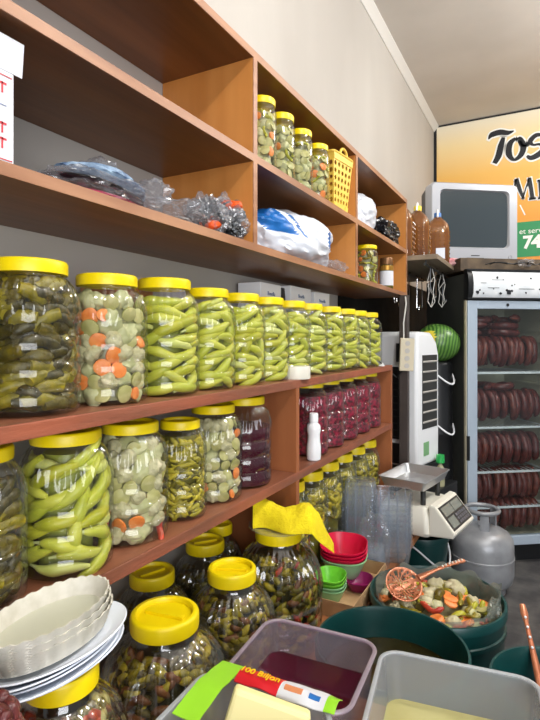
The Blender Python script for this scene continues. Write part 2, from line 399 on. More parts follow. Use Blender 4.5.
def jar_meshes(kind, R, H):
    key = (kind, round(R, 4), round(H, 4))
    if key in cache: return cache[key]
    prof, lr, lh, nf, (f0, f1), amp, mm = KIND[kind]
    pr = [(r*R, z*H) for r, z in prof]
    def rf(th, z):
        q = z/H
        if q < f0 or q > f1: return 0
        e = min(1, (q-f0)/.06, (f1-q)/.04)
        return amp*e*(math.cos(nf*th)-.4)
    body = B().lathe(pr[1:], 136 if nf else 48, rf if nf else None, cap0=True).mesh('jar_body', M[mm], ang=60)
    L = B(); rl, hl, z0 = lr*R, lh*H, H*(1-lh)
    rib = lambda th, z: .012*(1 if math.cos(64*th) > 0 else -.3) if z0+hl*.1 < z < z0+hl*.82 else 0
    L.lathe([(rl*.93, z0), (rl*1.0, z0), (rl, z0+hl*.15), (rl, z0+hl*.8), (rl*.985, z0+hl*.93), (rl*.95, H), (rl*.84, H), (rl*.80, H-hl*.12), (rl*.79, H-hl*.3), (0.001, H-hl*.3)], 128, rib)
    if kind in ('pump', 'tall'):
        L.box((-rl*.62, -rl*.09, H-hl*.32), (rl*.62, rl*.09, H-hl*.1))
    lid = L.mesh('lid', M['lid'], ang=45)
    cache[key] = (body, lid, pr)
    return cache[key]
def brine_mesh(key, pr, R, H, k, fill, m):
    kk = ('br', key, k, fill, m.name)
    if kk not in cache:
        zs = [H*.025+i*(fill*H-H*.025)/14 for i in range(15)]
        cache[kk] = B().lathe([(max(interp(pr[1:], max(z, H*.04))*k, .002), z) for z in zs], 40, cap0=True, cap1=True).mesh('brine', m, ang=50)
    return cache[kk]
def jar(kind, x, y, z, R, H, label, group, brine=None, k=.75, fill=.84, lidm=None, rot=None, cat='jar', name='pickle_jar'):
    body, lid, pr = jar_meshes(kind, R, H)
    t = thing(name, label, cat, (x, y, z+.0008), (0, 0, rnd.random()*6 if rot is None else rot), group)
    link('jar_body', body, t); link('lid', lid, t)
    if brine: link('brine', brine_mesh((kind, R, H), pr, R, H, k, fill, M[brine]), t)
    return t
def face_ang(x, y): return math.atan2(-y, -x)

# pickle pieces --------------------------------------------------------------
pepm = {}
def pepper_variants(R):
    key = round(R, 3)
    if key in pepm: return pepm[key]
    out = []
    for i in range(8):
        L = (.088, .105, .118, .128, .10, .112, .095, .122)[i]; rad = (.0135, .0140, .0128, .0132, .0120, .0145, .0125, .0135)[i]
        sl = (-.08, .15, .32, .48, -.25, .22, -.35, .10)[i]
        n = 15; path, rr = [], []
        for j in range(n):
            q = j/(n-1); s = (q-.5)*L; ph = s/R
            path.append((R*math.cos(ph)-R, R*math.sin(ph), sl*s+.004*math.sin(q*5+i)))
            rr.append(rad*(max(.0, (math.sin(min(q*3.4, PI/2)))**.7)*.75+.25)*(1-.60*max(0, q-.40)**1.9/(.60**1.9))*(1+.06*math.sin(q*17+i*2)))
        bb = B().tube(path, rr, 10)
        p0 = Vector(path[0]); d = (p0-Vector(path[1])).normalized()
        bb.tube([p0-d*.002, p0+d*.007, p0+d*.013], [.0045, .003, .0028], 6, 1)
        out.append(bb.mesh('pickled_pepper', [M[('pepper1', 'pepper2', 'pepper1', 'pepper3', 'pepper4', 'pepper2', 'pepper1', 'pepper3')[i]], M['stem']], ang=60))
    pepm[key] = out
    return out
def fill_peppers(jx, jy, jz, R, H, label, group, kind='pet', per=3, fill=.84, dz=.0205, seed=1, milky=0):
    r_ = random.Random(seed); pr = [(a*R, c*H) for a, c in KIND[kind][0]]
    vs = pepper_variants(R*.8); psi = face_ang(jx, jy)
    z = H*.03+.012; row = 0
    while z < fill*H-.004:
        wall = min(interp(pr[1:], max(z-.01, H*.05)), interp(pr[1:], min(z+.012, H*.86)))
        for j in range(per):
            a = psi+((j-(per-1)/2)*(1.28 if per == 3 else 1.35))+(row % 2)*.55-.27+r_.uniform(-.2, .2)
            rad = wall*.985-.0155
            if milky: me = vs[r_.choice((4, 4, 0, 6))]
            else: me = r_.choice(vs)
            up = r_.random() < .10
            o = link('pickled_pepper', me, None, (jx+rad*math.cos(a), jy+rad*math.sin(a), jz+z+r_.uniform(-.004, .004)),
                     Euler((r_.choice((1.25, 1.7)) if up and .25 < z/H < .6 else r_.uniform(-.12, .22), 0, a+(PI if False else 0)), 'XYZ'))
            tag(o, label, 'pickled pepper', group)
        z += dz; row += 1

def gherkin_mesh(i):
    n = 9; L = (.05, .042, .055, .036)[i]; rad = (.0145, .0125, .014, .0125)[i]
    path = [(0, (q/(n-1)-.5)*L, .006*math.sin(PI*q/(n-1))) for q in range(n)]
    rr = [rad*(.35+.65*math.sin(PI*(.12+.76*q/(n-1)))**.6)*(1+.05*math.sin(q*3+i)) for q in range(n)]
    return B().tube(path, rr, 10).mesh('gherkin', M[('gherk1', 'gherk2', 'gherk3', 'gherk2')[i]], ang=70)
gherk = [gherkin_mesh(i) for i in range(4)]
def disc(r, th, mats, rim=False):
    bb = B(); ring = lambda rr, x: [(x, rr*math.cos(2*PI*j/18)*(1+.05*math.sin(j)), rr*math.sin(2*PI*j/18)) for j in range(18)]
    bb.loft([ring(r*.80, -th/2), ring(r, -th/2*.6)]+[ring(r, th/2*.6), ring(r*.80, th/2)], True, True)
    if rim:
        for k in range(len(bb.f)): bb.m[k] = 1 if 18 <= k < 36 else 0
    return bb.mesh('slice', mats, ang=40)
def lumpy(name, sx, sy, sz, seed, m, amp=.4, freq=4, sub=3):
    vs, fs = lump(sx, sy, sz, seed, amp, freq, sub, flat=False); return B().add(vs, fs).mesh(name, m, ang=60)
def leaf(seed, s):
    bb = B(); n = 9; g = []
    for i in range(n):
        row = []
        for j in range(n):
            u, v = (i/(n-1)-.5)*2, (j/(n-1)-.5)*2
            k = .6+.4*(1-max(abs(u), abs(v)))
            rr = math.sqrt(u*u+v*v)+1e-6; mmx = max(abs(u), abs(v)); u2, v2 = u/rr*mmx, v/rr*mmx
            x = -.012*(u2*u2+v2*v2)*1.1+.006*noise.noise(Vector((u*1.8+seed, v*1.8, seed*2)))
            row.append((x, u2*s*(1+.15*noise.noise(Vector((v*2, seed, 0)))), v2*s*.8))
        g.append(row)
    vs = [p for r in g for p in r]+[(p[0]-.003, p[1], p[2]) for r in g for p in r]
    fs = []
    for o, fl in ((0, 0), (n*n, 1)):
        for i in range(n-1):
            for j in range(n-1):
                q = (o+i*n+j, o+(i+1)*n+j, o+(i+1)*n+j+1, o+i*n+j+1); fs.append(q[::-1] if fl else q)
    per = [(i, 0) for i in range(n)]+[(n-1, j) for j in range(1, n)]+[(i, n-1) for i in range(n-2, -1, -1)]+[(0, j) for j in range(n-2, 0, -1)]
    idx = [i*n+j for i, j in per]
    for a, c in zip(idx, idx[1:]+idx[:1]): fs.append((a, c, c+n*n, a+n*n))
    return bb.add(vs, fs).mesh('cabbage_leaf', M['cabb'], ang=60)
def strip(seed, m, name):
    n = 8; path = [(.004*math.sin(q*.9+seed), (q/(n-1)-.5)*.05, .006*math.sin(q*.7+seed*2)) for q in range(n)]
    return B().tube(path, [.004]+[.0075]*(n-2)+[.003], 8, flat=.7).mesh(name, m, ang=60)
PIECE = {
 'carrot_slice': [disc(.0175, .007, M['carrot']), disc(.0135, .007, M['carrot'])],
 'cucumber_slice': [disc(.019, .007, [M['cuc'], M['cucrim']], True), disc(.016, .008, [M['cuc'], M['cucrim']], True)],
 'cauliflower_floret': [lumpy('cauliflower_floret', .016, .021, .018, s, M['cauli'], .38, 4) for s in (1, 2, 3)],
 'cabbage_leaf': [leaf(1, .027), leaf(5, .023), leaf(8, .03)],
 'red_pepper_strip': [strip(1, M['redv'], 'red_pepper_strip')],
 'pepper_strip': [strip(2, M['pepper2'], 'pepper_strip'), strip(4, M['gherk3'], 'pepper_strip')],
 'gherkin': gherk}
CATN = {'carrot_slice': 'carrot slice', 'cucumber_slice': 'cucumber slice', 'cauliflower_floret': 'cauliflower', 'cabbage_leaf': 'cabbage leaf', 'red_pepper_strip': 'pepper strip', 'pepper_strip': 'pepper strip', 'gherkin': 'gherkin'}
ADJ = {'carrot_slice': 'orange carrot slice', 'cucumber_slice': 'round pale cucumber slice', 'cauliflower_floret': 'cream cauliflower floret', 'cabbage_leaf': 'pale folded cabbage leaf', 'red_pepper_strip': 'red pepper strip', 'pepper_strip': 'green pepper strip', 'gherkin': 'dark olive gherkin'}
def fill_mixed(jx, jy, jz, R, H, where, weights, kind='pet', seed=1, fill=.82, dz=.027, da=.46, span=1.5, scale=1, bottom_orange=False):
    r_ = random.Random(seed); pr = [(a*R, c*H) for a, c in KIND[kind][0]]; psi = face_ang(jx, jy)
    names = list(weights); ws = [weights[n] for n in names]
    z = H*.04+.012*scale; row = 0
    while z < fill*H:
        wall = min(interp(pr[1:], max(z-.012, H*.05)), interp(pr[1:], min(z+.012, H*.86)))
        a0 = -span+(row % 2)*da/2
        while a0 < span:
            nm = r_.choices(names, ws)[0]
            if bottom_orange and z < H*.2 and r_.random() < .5: nm = r_.choice(('carrot_slice', 'red_pepper_strip', 'carrot_slice'))
            a = psi+a0+r_.uniform(-.1, .1); depth = {'gherkin': .0155, 'cauliflower_floret': .015, 'cabbage_leaf': .006}.get(nm, .008)*scale+r_.uniform(0, .004)*scale
            rad = max(wall*.985-depth, .005)
            o = link(nm, r_.choice(PIECE[nm]), None, (jx+rad*math.cos(a), jy+rad*math.sin(a), jz+z+r_.uniform(-.005, .005)*scale),
                     Euler((r_.uniform(0, 6.28) if nm != 'gherkin' else r_.uniform(-.7, .7), r_.uniform(-.45, .45), a+r_.uniform(-.35, .35)), 'XYZ'))
            if scale != 1: o.scale = (scale,)*3
            tag(o, ADJ[nm]+' '+where, CATN[nm], CATN[nm]+' pieces '+where)
            a0 += da*r_.uniform(.85, 1.15)
        z += dz; row += 1
def mass(name, jx, jy, jz, R, H, label, cat, mats, kind='pet', seed=1, fill=.8, rad=.007, L=.03, n=260, span=1.9, lo=.03):
    """one uncountable packed filling: small pickles pressed against the jar wall"""
    r_ = random.Random(seed); pr = [(a*R, c*H) for a, c in KIND[kind][0]]; psi = face_ang(jx, jy); bb = B()
    for i in range(n):
        z = H*lo+rad+r_.random()*(fill*H-H*lo-rad)
        wall = min(interp(pr[1:], max(z-.008, H*.05)), interp(pr[1:], min(z+.008, H*.83)))*(.93 if kind in ('pump', 'tall') else .98)
        a = psi+r_.uniform(-span, span); rr = max(wall-rad*1.2-r_.uniform(0, rad*1.0), .004); k = r_.uniform(.7, 1.25)
        m4 = Matrix.Translation((rr*math.cos(a), rr*math.sin(a), z)) @ Matrix.Rotation(a, 4, 'Z') @ Matrix.Rotation(r_.uniform(-1.0, 1.0), 4, 'X')
        path = [(-.10*(q-2)**2*rad*.35, (q/4-.5)*L*k, .0015*math.sin(q+i)) for q in range(5)]
        bb.tube(path, [rad*.35, rad*.95, rad, rad*.8, rad*.25], 7, r_.randrange(len(mats)), m4)
    o = bb.build(name, [M[m] for m in mats], loc=(jx, jy, jz), ang=70)
    return tag(o, label, cat, kind='stuff')

# --- shelf B (top jar row)
JX = -.853; RB, HB = .085, .28
gU = 'jars on the upper jar shelf'
jar('pet', JX, .46, ZB, RB, HB, 'jar of dark olive pickles cut by the picture edge beside the gherkin jar', gU, 'br_olive', .62)
fill_mixed(JX, .46, ZB, RB, HB, 'in the cut-off olive jar beside the gherkin jar', {'gherkin': 1}, seed=3, da=.42, span=1.2, dz=.0215)
jar('pet', JX, .645, ZB, .090, HB, 'large jar of dark green gherkins beside the carrot pickle jar', gU, 'br_olive', .62)
fill_mixed(JX, .645, ZB, .090, HB, 'in the big gherkin jar on the upper jar shelf', {'gherkin': 1}, seed=4, da=.40, span=1.4, dz=.0205)
jar('pet', JX, .837, ZB, .087, .274, 'jar of mixed pickles with big orange carrot slices between gherkins and long peppers', gU, 'br_mix', .60)
fill_mixed(JX, .837, ZB, .087, .274, 'in the jar between gherkins and long peppers', {'carrot_slice': 3, 'cabbage_leaf': 3.2, 'cauliflower_floret': 1.5, 'cucumber_slice': 2.2}, seed=6, da=.44, span=1.45)
ords = ['first', 'second', 'third', 'fourth', 'fifth', 'sixth', 'seventh', 'eighth', 'ninth', 'tenth']
ys = [1.030, 1.207, 1.382, 1.552, 1.730, 1.895, 2.10, 2.29, 2.46, 2.65]
for i, y in enumerate(ys):
    w = 'counted from the carrot pickle jar' if i else 'beside the carrot pickle jar'
    h = .285 if i == 0 else .276
    jr = .088 if i == 0 else .080
    jar('pet', JX+(.006 if i else 0), y, ZB, jr, h, f'{ords[i]} jar of long light green peppers, {w}', gU, 'br_green', .56)
    fill_peppers(JX+(.006 if i else 0), y, ZB, jr, h, f'long light green pickled pepper in the {ords[i]} pepper jar {w}', f'peppers in the {ords[i]} pepper jar', per=3 if i < 4 else 2, seed=20+i, milky=1 if i == 8 else 0)
# --- shelf C, left bay
gC = 'jars on the lower jar shelf'
jar('pet', -.865, .545, ZC, .084, .265, 'jar of brown olive gherkins cut by the picture edge beside the coiled pepper jar', gC, 'br_olive', .62, fill=.76)
fill_mixed(-.865, .545, ZC, .084, .265, 'in the cut-off jar beside the coiled pepper jar', {'gherkin': 1}, seed=8, da=.42, span=1.2, dz=.0215, fill=.74)
jar('pet', -.852, .727, ZC, .091, .268, 'fat jar packed with coiled light green peppers just above the white baskets', gC, 'br_green', .56)
fill_peppers(-.852, .727, ZC, .091, .268, 'long pickled pepper in the fat jar above the white baskets', 'peppers in the fat jar above the baskets', per=3, seed=41, dz=.0215, milky=0)
jar('pet', -.850, .906, ZC, .086, .26, 'jar of pale cauliflower and cabbage pickles beside the coiled pepper jar', gC, 'br_mix', .60)
fill_mixed(-.850, .906, ZC, .086, .26, 'in the pale jar beside the coiled pepper jar', {'carrot_slice': .5, 'cabbage_leaf': 3, 'cauliflower_floret': 3, 'cucumber_slice': 1.4}, seed=12, da=.46, span=1.45, bottom_orange=True)
jar('pet', -.838, 1.073, ZC, .0685, .243, 'narrow jar of tiny yellow-green peppers between two mixed pickle jars', gC, 'br_small', .68)
mass('pickled_peppers', -.838, 1.073, ZC, .0685, .243, 'packed tiny yellow-green peppers filling the narrow jar between two mixed jars', 'pickled peppers', ['small1', 'small3', 'small1', 'small2'], seed=5, n=300, rad=.0062, L=.036)
jar('pet', -.848, 1.238, ZC, .083, .264, 'jar of cucumber and carrot slices beside the dark beet jar', gC, 'br_mix', .60)
fill_mixed(-.848, 1.238, ZC, .083, .264, 'in the slice jar beside the dark beet jar', {'carrot_slice': 1.1, 'cabbage_leaf': 1, 'cauliflower_floret': 2, 'cucumber_slice': 4}, seed=15, da=.44, span=1.4, scale=.9)
jar('pet', -.850, 1.410, ZC, .088, .27, 'jar of dark beet pickle against the wooden upright beside the cucumber slice jar', gC, 'beetj', .965, .66)
# --- shelf C, right bay: beets
jar('pet', -.93, 1.70, ZC, .062, .25, 'olive pickle jar half hidden by the upright behind the white bottle', gC, 'br_small', .68)
mass('pickled_peppers', -.93, 1.70, ZC, .062, .25, 'small olive pickles filling the half hidden jar behind the white bottle', 'pickled peppers', ['small1', 'small2'], seed=6, n=140, rad=.0075, L=.034)
for i, y in enumerate((1.895, 2.075, 2.255, 2.44, 2.62)):
    jar('pet', -.843, y, ZC, .079, .285, f'{ords[i]} jar of crimson beet shreds counted from the white bottle', gC, 'beet', .965, .80)
# --- on the bench, right bay
for i, y in enumerate((1.76, 1.94, 2.12, 2.30, 2.485, 2.67)):
    jar('pet', -.862, y, BZ, .079, .405, f'{ords[i]} tall olive pickle jar under the beet shelf counted from the yellow cloth', 'tall jars under the beet shelf', 'br_small', .68)
    mass('pickled_peppers', -.862, y, BZ, .079, .405, f'yellow-green pickles filling the {ords[i]} tall jar under the beet shelf', 'pickled peppers', ['small1', 'small2', 'small3'], seed=50+i, n=150, rad=.0095, L=.042, lo=.4, span=1.5)
# --- big jars on the bench
gB = 'big round jars on the bench'
MIX = ['small1', 'gherk1', 'small2', 'brown', 'small3', 'gherk3', 'brown', 'gherk2', 'small2', 'redv', 'gherk1', 'small1']
big = [('pump', -.684, .575, .106, .288, 'squat pumpkin-shaped pickle jar under the stack of white plates', 'brown'),
       ('pump', -.757, .915, .142, .325, 'big pumpkin-shaped pickle jar between the white plates and the clear tub', 'olive'),
       ('pump', -.748, 1.180, .121, .325, 'pumpkin-shaped pickle jar beside the jar with the yellow cloth', 'olive'),
       ('tall', -.742, 1.440, .135, .352, 'ringed barrel-shaped pickle jar with the yellow cloth on its lid', 'mixed'),
       ('pump', -.945, 1.09, .112, .31, 'round jar tucked under the shelf behind the first big pumpkin jar', 'dark'),
       ('pump', -.945, 1.335, .112, .31, 'round jar tucked under the shelf behind the second pumpkin jar', 'dark'),
       ('pump', -.985, 1.478, .078, .31, 'round jar tucked under the shelf behind the yellow cloth jar', 'dark')]
for i, (k, x, y, R, H, lab, c) in enumerate(big):
    zb = .685 if i == 0 else BZ
    jar(k, x, y, zb, R, H, lab, gB, {'brown': 'br_brown', 'olive': 'br_olive', 'mixed': 'br_olive', 'dark': 'br_olive'}[c], .66, fill=.74)
    mats = {'brown': ['brown', 'small2', 'br_brown', 'gherk1', 'cuc', 'brown', 'redv', 'small2'], 'olive': ['small1', 'gherk1', 'small3', 'brown', 'gherk3', 'gherk2'], 'mixed': MIX, 'dark': ['gherk1', 'gherk2', 'small2']}[c]
    mass('pickled_vegetables', x, y, zb+.0008, R, H, 'mixed olive pickles packed inside the '+lab.replace('pickle jar', 'jar').split(' between')[0].split(' with the')[0], 'pickles', mats, kind=k, seed=70+i, n=420 if i < 4 else 140, rad=.0095, L=.040, fill=.78, lo=.05)
t = thing('wooden_crate', 'low wooden crate carrying the small pumpkin jar and the dark red bag', 'crate', (-.66, .50, BZ+.001))
b = B(); b.box((-.125, -.20, 0), (.105, .17, .012)); b.build('crate_base', M['bench'], t, smooth=False)
for x in (-.125, .093): B().box((x, -.20, .012), (x+.012, .17, .112)).build('side_panel', M['bench'], t, smooth=False)
for y in (-.20, .158): B().box((-.113, y, .012), (.093, y+.012, .112)).build('end_panel', M['bench'], t, smooth=False)
B().box((-.125, -.20, .112), (.105, .17, .1235)).build('crate_top', M['bench'], t, smooth=False)
# --- small jars on the wall shelf
gS = 'slim jars in the top compartment'
for i, (y, l) in enumerate(((1.437, 'slim jar of mixed pickles against the divider in the top compartment'), (1.572, 'slim jar of mixed pickles second from the divider'), (1.722, 'slim jar of pale pickles third from the divider'), (1.880, 'slim jar of mixed pickles beside the yellow perforated basket'))):
    jar('slim', -.80, y, ZM, .0475, .217, l, gS, 'br_mix', .60, fill=.80)
    fill_mixed(-.80, y, ZM, .0475, .217, 'in the '+l.replace('slim jar of ', 'slim jar of ').replace('slim jar of mixed pickles', 'slim jar').replace('slim jar of pale pickles', 'slim jar'), {'carrot_slice': 1.0 if i != 2 else .2, 'cabbage_leaf': 1, 'cucumber_slice': 2.5, 'pepper_strip': .8}, kind='slim', seed=90+i, dz=.028, da=.62, span=1.25, scale=.85)
jar('slim', -.81, 2.53, ZA, .058, .19, 'squat jar of herbs and carrot beside the gold-capped spice jar', None, 'br_mix', .62, fill=.80)
fill_mixed(-.81, 2.53, ZA, .058, .19, 'in the squat jar beside the spice jar', {'carrot_slice': .6, 'cucumber_slice': 1, 'pepper_strip': 3}, kind='slim', seed=97, dz=.026, da=.55, span=1.2, scale=.85)

# ---------------------------------------------------------------- things on the jar shelves
t = thing('plastic_bottle', 'small white plastic bottle standing before the beet jars', 'bottle', (-.775, 1.79, ZC))
B().lathe([(.02, 0), (.025, .004), (.0265, .02), (.0265, .05), (.023, .075), (.0225, .095), (.026, .115), (.024, .13), (.014, .141), (.012, .147)], 32, cap0=True).build('bottle_body', M['white'], t)
B().lathe([(.0165, .143), (.0165, .172), (.015, .175), (.0, .175)], 32, lambda th, z: .02*math.cos(24*th) if .145 < z < .17 else 0, cap0=True).build('cap', M['white'], t)
o = B().lathe([(.026, 0), (.052, 0), (.053, .004), (.053, .04), (.052, .044), (.026, .044), (.026, 0)], 48).build('tape_roll', M['offwhite'], loc=(-.787, 1.655, ZB))
tag(o, 'white tape roll lying at the edge of the upper jar shelf', 'tape roll')
b = B(); b.loft([[(x, y, z) for x, y, z in rrect(.035, .05, .015, z)] for z in (0, .006)], True, True); b.tube([(0, .02, .004), (.004, .06, .006), (.0, .1, .008)], [.006, .005, .005], 8)
tag(bevel(b.build('plastic_spoon', M['white'], loc=(-.772, 2.66, ZB), rot=(0, 0, .2)), .001), 'small white plastic scoop lying at the end of the upper jar shelf', 'spoon')
# cartons behind the pepper jars
def carton(x, y, z, w, d, h, label, txt, body='carton', rot=0):
    t = thing('carton', label, 'box', (x, y, z), (0, 0, rot), 'cartons behind the pepper jars')
    bevel(B().box((-w/2, -d/2, 0), (w/2, d/2, h)).build('box_body', M[body], t, smooth=False), .002)
    if txt:
        put_text('printed_name', txt, .022, M['inkb'], t, (w/2+.001, 0, h-.04), (PI/2, 0, PI/2), ext=.0005)
        l = B().lathe([(.0, 0), (.009, 0), (.009, .001), (.0, .001)], 16).build('printed_mark', M['inkk'], t, (w/2, .0, h-.07), (0, PI/2, 0))
    return t
carton(-1.01, 1.80, ZB, .10, .17, .355, 'white carton set before the black packet behind the jars', 'Bosella')
carton(-1.01, 2.08, ZB, .10, .21, .365, 'widest white carton with dark mark behind the pepper jars', 'Bosella')
carton(-1.01, 2.325, ZB, .10, .15, .36, 'white carton next to the widest one, closest to the black post', 'Bosella', rot=-.1)
t = thing('packet', 'black packet squeezed between two white cartons behind the pepper jars', 'packet', (-1.0, 1.93, ZB))
B().loft([rrect(.07, .05, .01, 0), rrect(.075, .055, .012, .2), rrect(.05, .05, .01, .35)], True, True).build('packet_body', M['black'], t)
t = carton(-1.0, 1.02, ZB, .09, .17, .30, 'orange-brown cardboard box behind the carrot pickle jar', None, 'cardor')
bevel(B().box((.045, -.02, .27), (.0465, .045, .30)).build('grey_patch', M['paperg'], t, smooth=False), .0005)

# ---------------------------------------------------------------- things on the wall shelf
t = thing('cardboard_box', 'white printed cardboard box with raised flaps on the wall shelf', 'box', (-.86, .420, ZA+.001))
bevel(B().box((-.08, -.14, .0), (.08, .14, .158)).build('box_body', M['paper'], t, smooth=False), .002)
mxf = Matrix.Translation((.08, 0, .158)) @ Matrix.Rotation(.10, 4, 'Y')
B().box((-.002, -.14, 0), (0, .155, .055), mx=mxf).build('front_flap', M['paper'], t, smooth=False)
mxf = Matrix.Translation((.0, .138, .158)) @ Matrix.Rotation(-.1, 4, 'X')
B().add([(-.08, 0, 0), (.08, 0, 0), (.05, 0, .055), (-.07, 0, .058)]+[(-.08, .002, 0), (.08, .002, 0), (.05, .002, .055), (-.07, .002, .058)], [(0, 1, 2, 3), (7, 6, 5, 4), (0, 4, 5, 1), (1, 5, 6, 2), (2, 6, 7, 3), (3, 7, 4, 0)], mx=mxf).build('side_flap', M['paperg'], t, smooth=False)
b = B()
for i in range(11): b.box((.0805, -.12, .03+i*.011), (.081, .098, .0315+i*.011), 0)
for y in (-.12, -.03, .03, .065, .097): b.box((.0805, y, .03), (.081, y+.0012, .142), 0)
for z in (.012, .148): b.box((.0805, -.14, z), (.081, .136, z+.0016), 1)
for z in (.03, .055, .12): b.box((.0805, .117, z), (.081, .120, z+.018), 1); b.box((.0805, .111, z+.014), (.081, .126, z+.0175), 1)
b.box((.0805, .111, .08), (.081, .112, .1), 0); b.box((.0805, .111, .1), (.081, .126, .101), 0)
b.build('printed_table', [M['inkb'], M['inkr']], t, smooth=False)
def bag(name, label, cat, loc, parts, group=None, rot=0):
    t = thing(name, label, cat, loc, (0, 0, rot), group)
    for nm, (sx, sy, sz), off, seed, amp, freq, sub, m, ang in parts:
        vs, fs = lump(sx, sy, sz, seed, amp, freq, sub)
        B().add(vs, fs, 0, Matrix.Translation(off)).build(nm, M[m], t, ang=ang)
    return t
# folded clothing packs
t = thing('wrapped_garments', 'flat pile of magenta and blue printed garments in clear wrap', 'clothing', (-.87, .80, ZA+.001), (0, 0, .05))
B().add(*lump(.09, .13, .016, 3, .15, 2, 4)).build('magenta_garment', M['pink'], t)
B().add(*lump(.095, .135, .012, 5, .15, 2, 4), 0, Matrix.Translation((0, .0, .022)) @ Matrix.Rotation(-.05, 4, 'X')).build('black_garment', M['bagblack'], t)
B().add(*lump(.08, .10, .024, 6, .2, 2, 4), 0, Matrix.Translation((.01, .03, .036)) @ Matrix.Rotation(-.15, 4, 'X')).build('blue_garment', M['blueprint'], t)
B().add(*lump(.10, .15, .036, 9, .35, 4, 5), 0, Matrix.Translation((0, .02, .001))).build('clear_wrap', M['film'], t, ang=22)
vs, fs = lump(.04, .038, .032, 12, .5, 4, 4); B().add(vs, fs, 0, Matrix.Translation((-.02, .05, .062))).build('twisted_wrap_end', M['film'], t, ang=22)
bag('plastic_bag', 'crumpled empty clear plastic bag between the garments and the silvery packs', 'bag', (-.86, 1.045, ZA+.001),
    [('bag_film', (.085, .10, .04), (0, 0, 0), 21, .5, 4, 5, 'film', 20), ('bag_neck', (.045, .045, .032), (-.01, -.04, .055), 23, .5, 5, 4, 'film', 20), ('bag_inside', (.065, .08, .014), (0, 0, .002), 25, .4, 4, 4, 'paperg', 30)])
for i, (y, s, l) in enumerate(((1.165, .9, 'small silvery wrapped pack with orange label beside the clear bag'), (1.252, 1.06, 'taller silvery wrapped pack with orange label against the divider'))):
    t = thing('wrapped_pack', l, 'packet', (-.825, y, ZA+.001), (0, 0, .2*i), 'silvery packs on the wall shelf')
    B().add(*lump(.055*s, .047*s, .058*s, 31+i, .45, 5, 5)).build('pack_wrap', M['foil'], t, ang=18)
    B().add(*lump(.03, .026, .016, 33+i, .3, 3, 3), 0, Matrix.Translation((.026*s, -.012+.006*i, (.012 if i == 0 else .085)))).build('orange_label', M['orange'], t, ang=30)
    B().add(*lump(.06*s, .051*s, .063*s, 36+i, .5, 6, 5)).build('clear_wrap', M['film'], t, ang=18)
# white blue bag
t = bag('carrier_bag', 'big stuffed white carrier bag with blue print in the lower compartment', 'bag', (-.885, 1.79, ZA+.001),
        [('bag_body', (.125, .315, .10), (0, 0, 0), 41, .30, 2.2, 5, 'bagwhite', 45)])
t.children[0].data.materials.append(M['bagblue'])
me = t.children[0].data
for p in me.polygons:
    c = p.center
    q = c.y+.9*c.z
    if c.z > .085 and c.y < .02 and (-.20 < q < -.06 or -.03 < q < .0) and c.x > -.1: p.material_index = 1
    if (c-Vector((.1, .14, .11))).length < .042: p.material_index = 1
B().add(*lump(.05, .06, .028, 44, .7, 5, 4), 0, Matrix.Translation((.07, .28, 0))).build('bag_handle', M['film'], t, ang=20)
# bags at the end
bag('plastic_bag', 'white plastic bag stuffed in the upper end compartment', 'bag', (-.875, 2.55, ZM+.001), [('bag_body', (.095, .19, .11), (0, 0, 0), 51, .32, 2.2, 5, 'bagwhite', 45)])
bag('plastic_bag', 'shiny black plastic bag in the upper end compartment', 'bag', (-.84, 2.925, ZM+.001), [('bag_body', (.08, .145, .078), (0, 0, 0), 54, .45, 3.5, 5, 'bagblack', 28)])
bag('plastic_bag', 'white rolled bag lying behind the squat jar and spice jar', 'bag', (-.98, 2.58, ZA+.001), [('bag_body', (.06, .20, .115), (0, 0, 0), 57, .25, 2, 4, 'bagwhite', 45)])
# spice jar
t = thing('spice_jar', 'spice jar with gold cap and white label at the shelf end', 'jar', (-.80, 2.86, ZA+.001))
B().lathe([(.034, 0), (.037, .004), (.037, .12), (.034, .13), (.031, .135)], 36, cap0=True).build('glass', M['small2'], t)
B().lathe([(.0375, .02), (.038, .02), (.038, .10), (.0375, .10)], 36).build('paper_label', M['paper'], t)
B().lathe([(.0375, .105), (.0385, .105), (.0385, .128), (.0365, .13)], 36).build('gold_band', mat('gold_foil', (190, 140, 60), rough=.3, metal=.6), t)
B().lathe([(.035, .135), (.035, .17), (.033, .174), (.0, .174)], 36, cap0=True).build('cap', mat('bronze_cap', (120, 84, 52), rough=.35, metal=.5), t)
o = B().box((-.012, -.012, 0), (.012, .012, .085)).build('packet', M['bagcol'], loc=(-.835, 2.93, ZA)); bevel(o, .004); tag(o, 'small lime packet beside the gold-capped spice jar', 'packet')
# yellow perforated basket
def perf(bb, c00, c10, c11, c01, nu, nv, hole=.32, skip=None):
    c00, c10, c11, c01 = map(Vector, (c00, c10, c11, c01))
    f = lambda u, v: (c00*(1-u)+c10*u)*(1-v)+(c01*(1-u)+c11*u)*v
    for i in range(nu):
        for j in range(nv):
            sq = [(0, 0), (.5, 0), (1, 0), (1, .5), (1, 1), (.5, 1), (0, 1), (0, .5)]
            outer = [f((i+a)/nu, (j+c)/nv) for a, c in sq]
            if skip and skip(i, j): bb.add(outer, [tuple(range(8))]); continue
            inner = [f((i+.5+hole*math.cos(math.radians(225+45*k)))/nu, (j+.5+hole*math.sin(math.radians(225+45*k)))/nv) for k in range(8)]
            bb.add(outer+inner, [(k, (k+1) % 8, 8+(k+1) % 8, 8+k) for k in range(8)])
t = thing('basket', 'yellow perforated plastic basket standing beside the slim pickle jars', 'basket', (-.835, 2.085, ZM+.001), (0, 0, -.12))
b = B(); w0, w1, h = .058, .072, .235
A = [(-w0, -w0, 0), (w0, -w0, 0), (w0, w0, 0), (-w0, w0, 0)]; T_ = [(-w1, -w1*1.2, h), (w1, -w1*1.2, h), (w1, w1*1.2, h), (-w1, w1*1.2, h)]
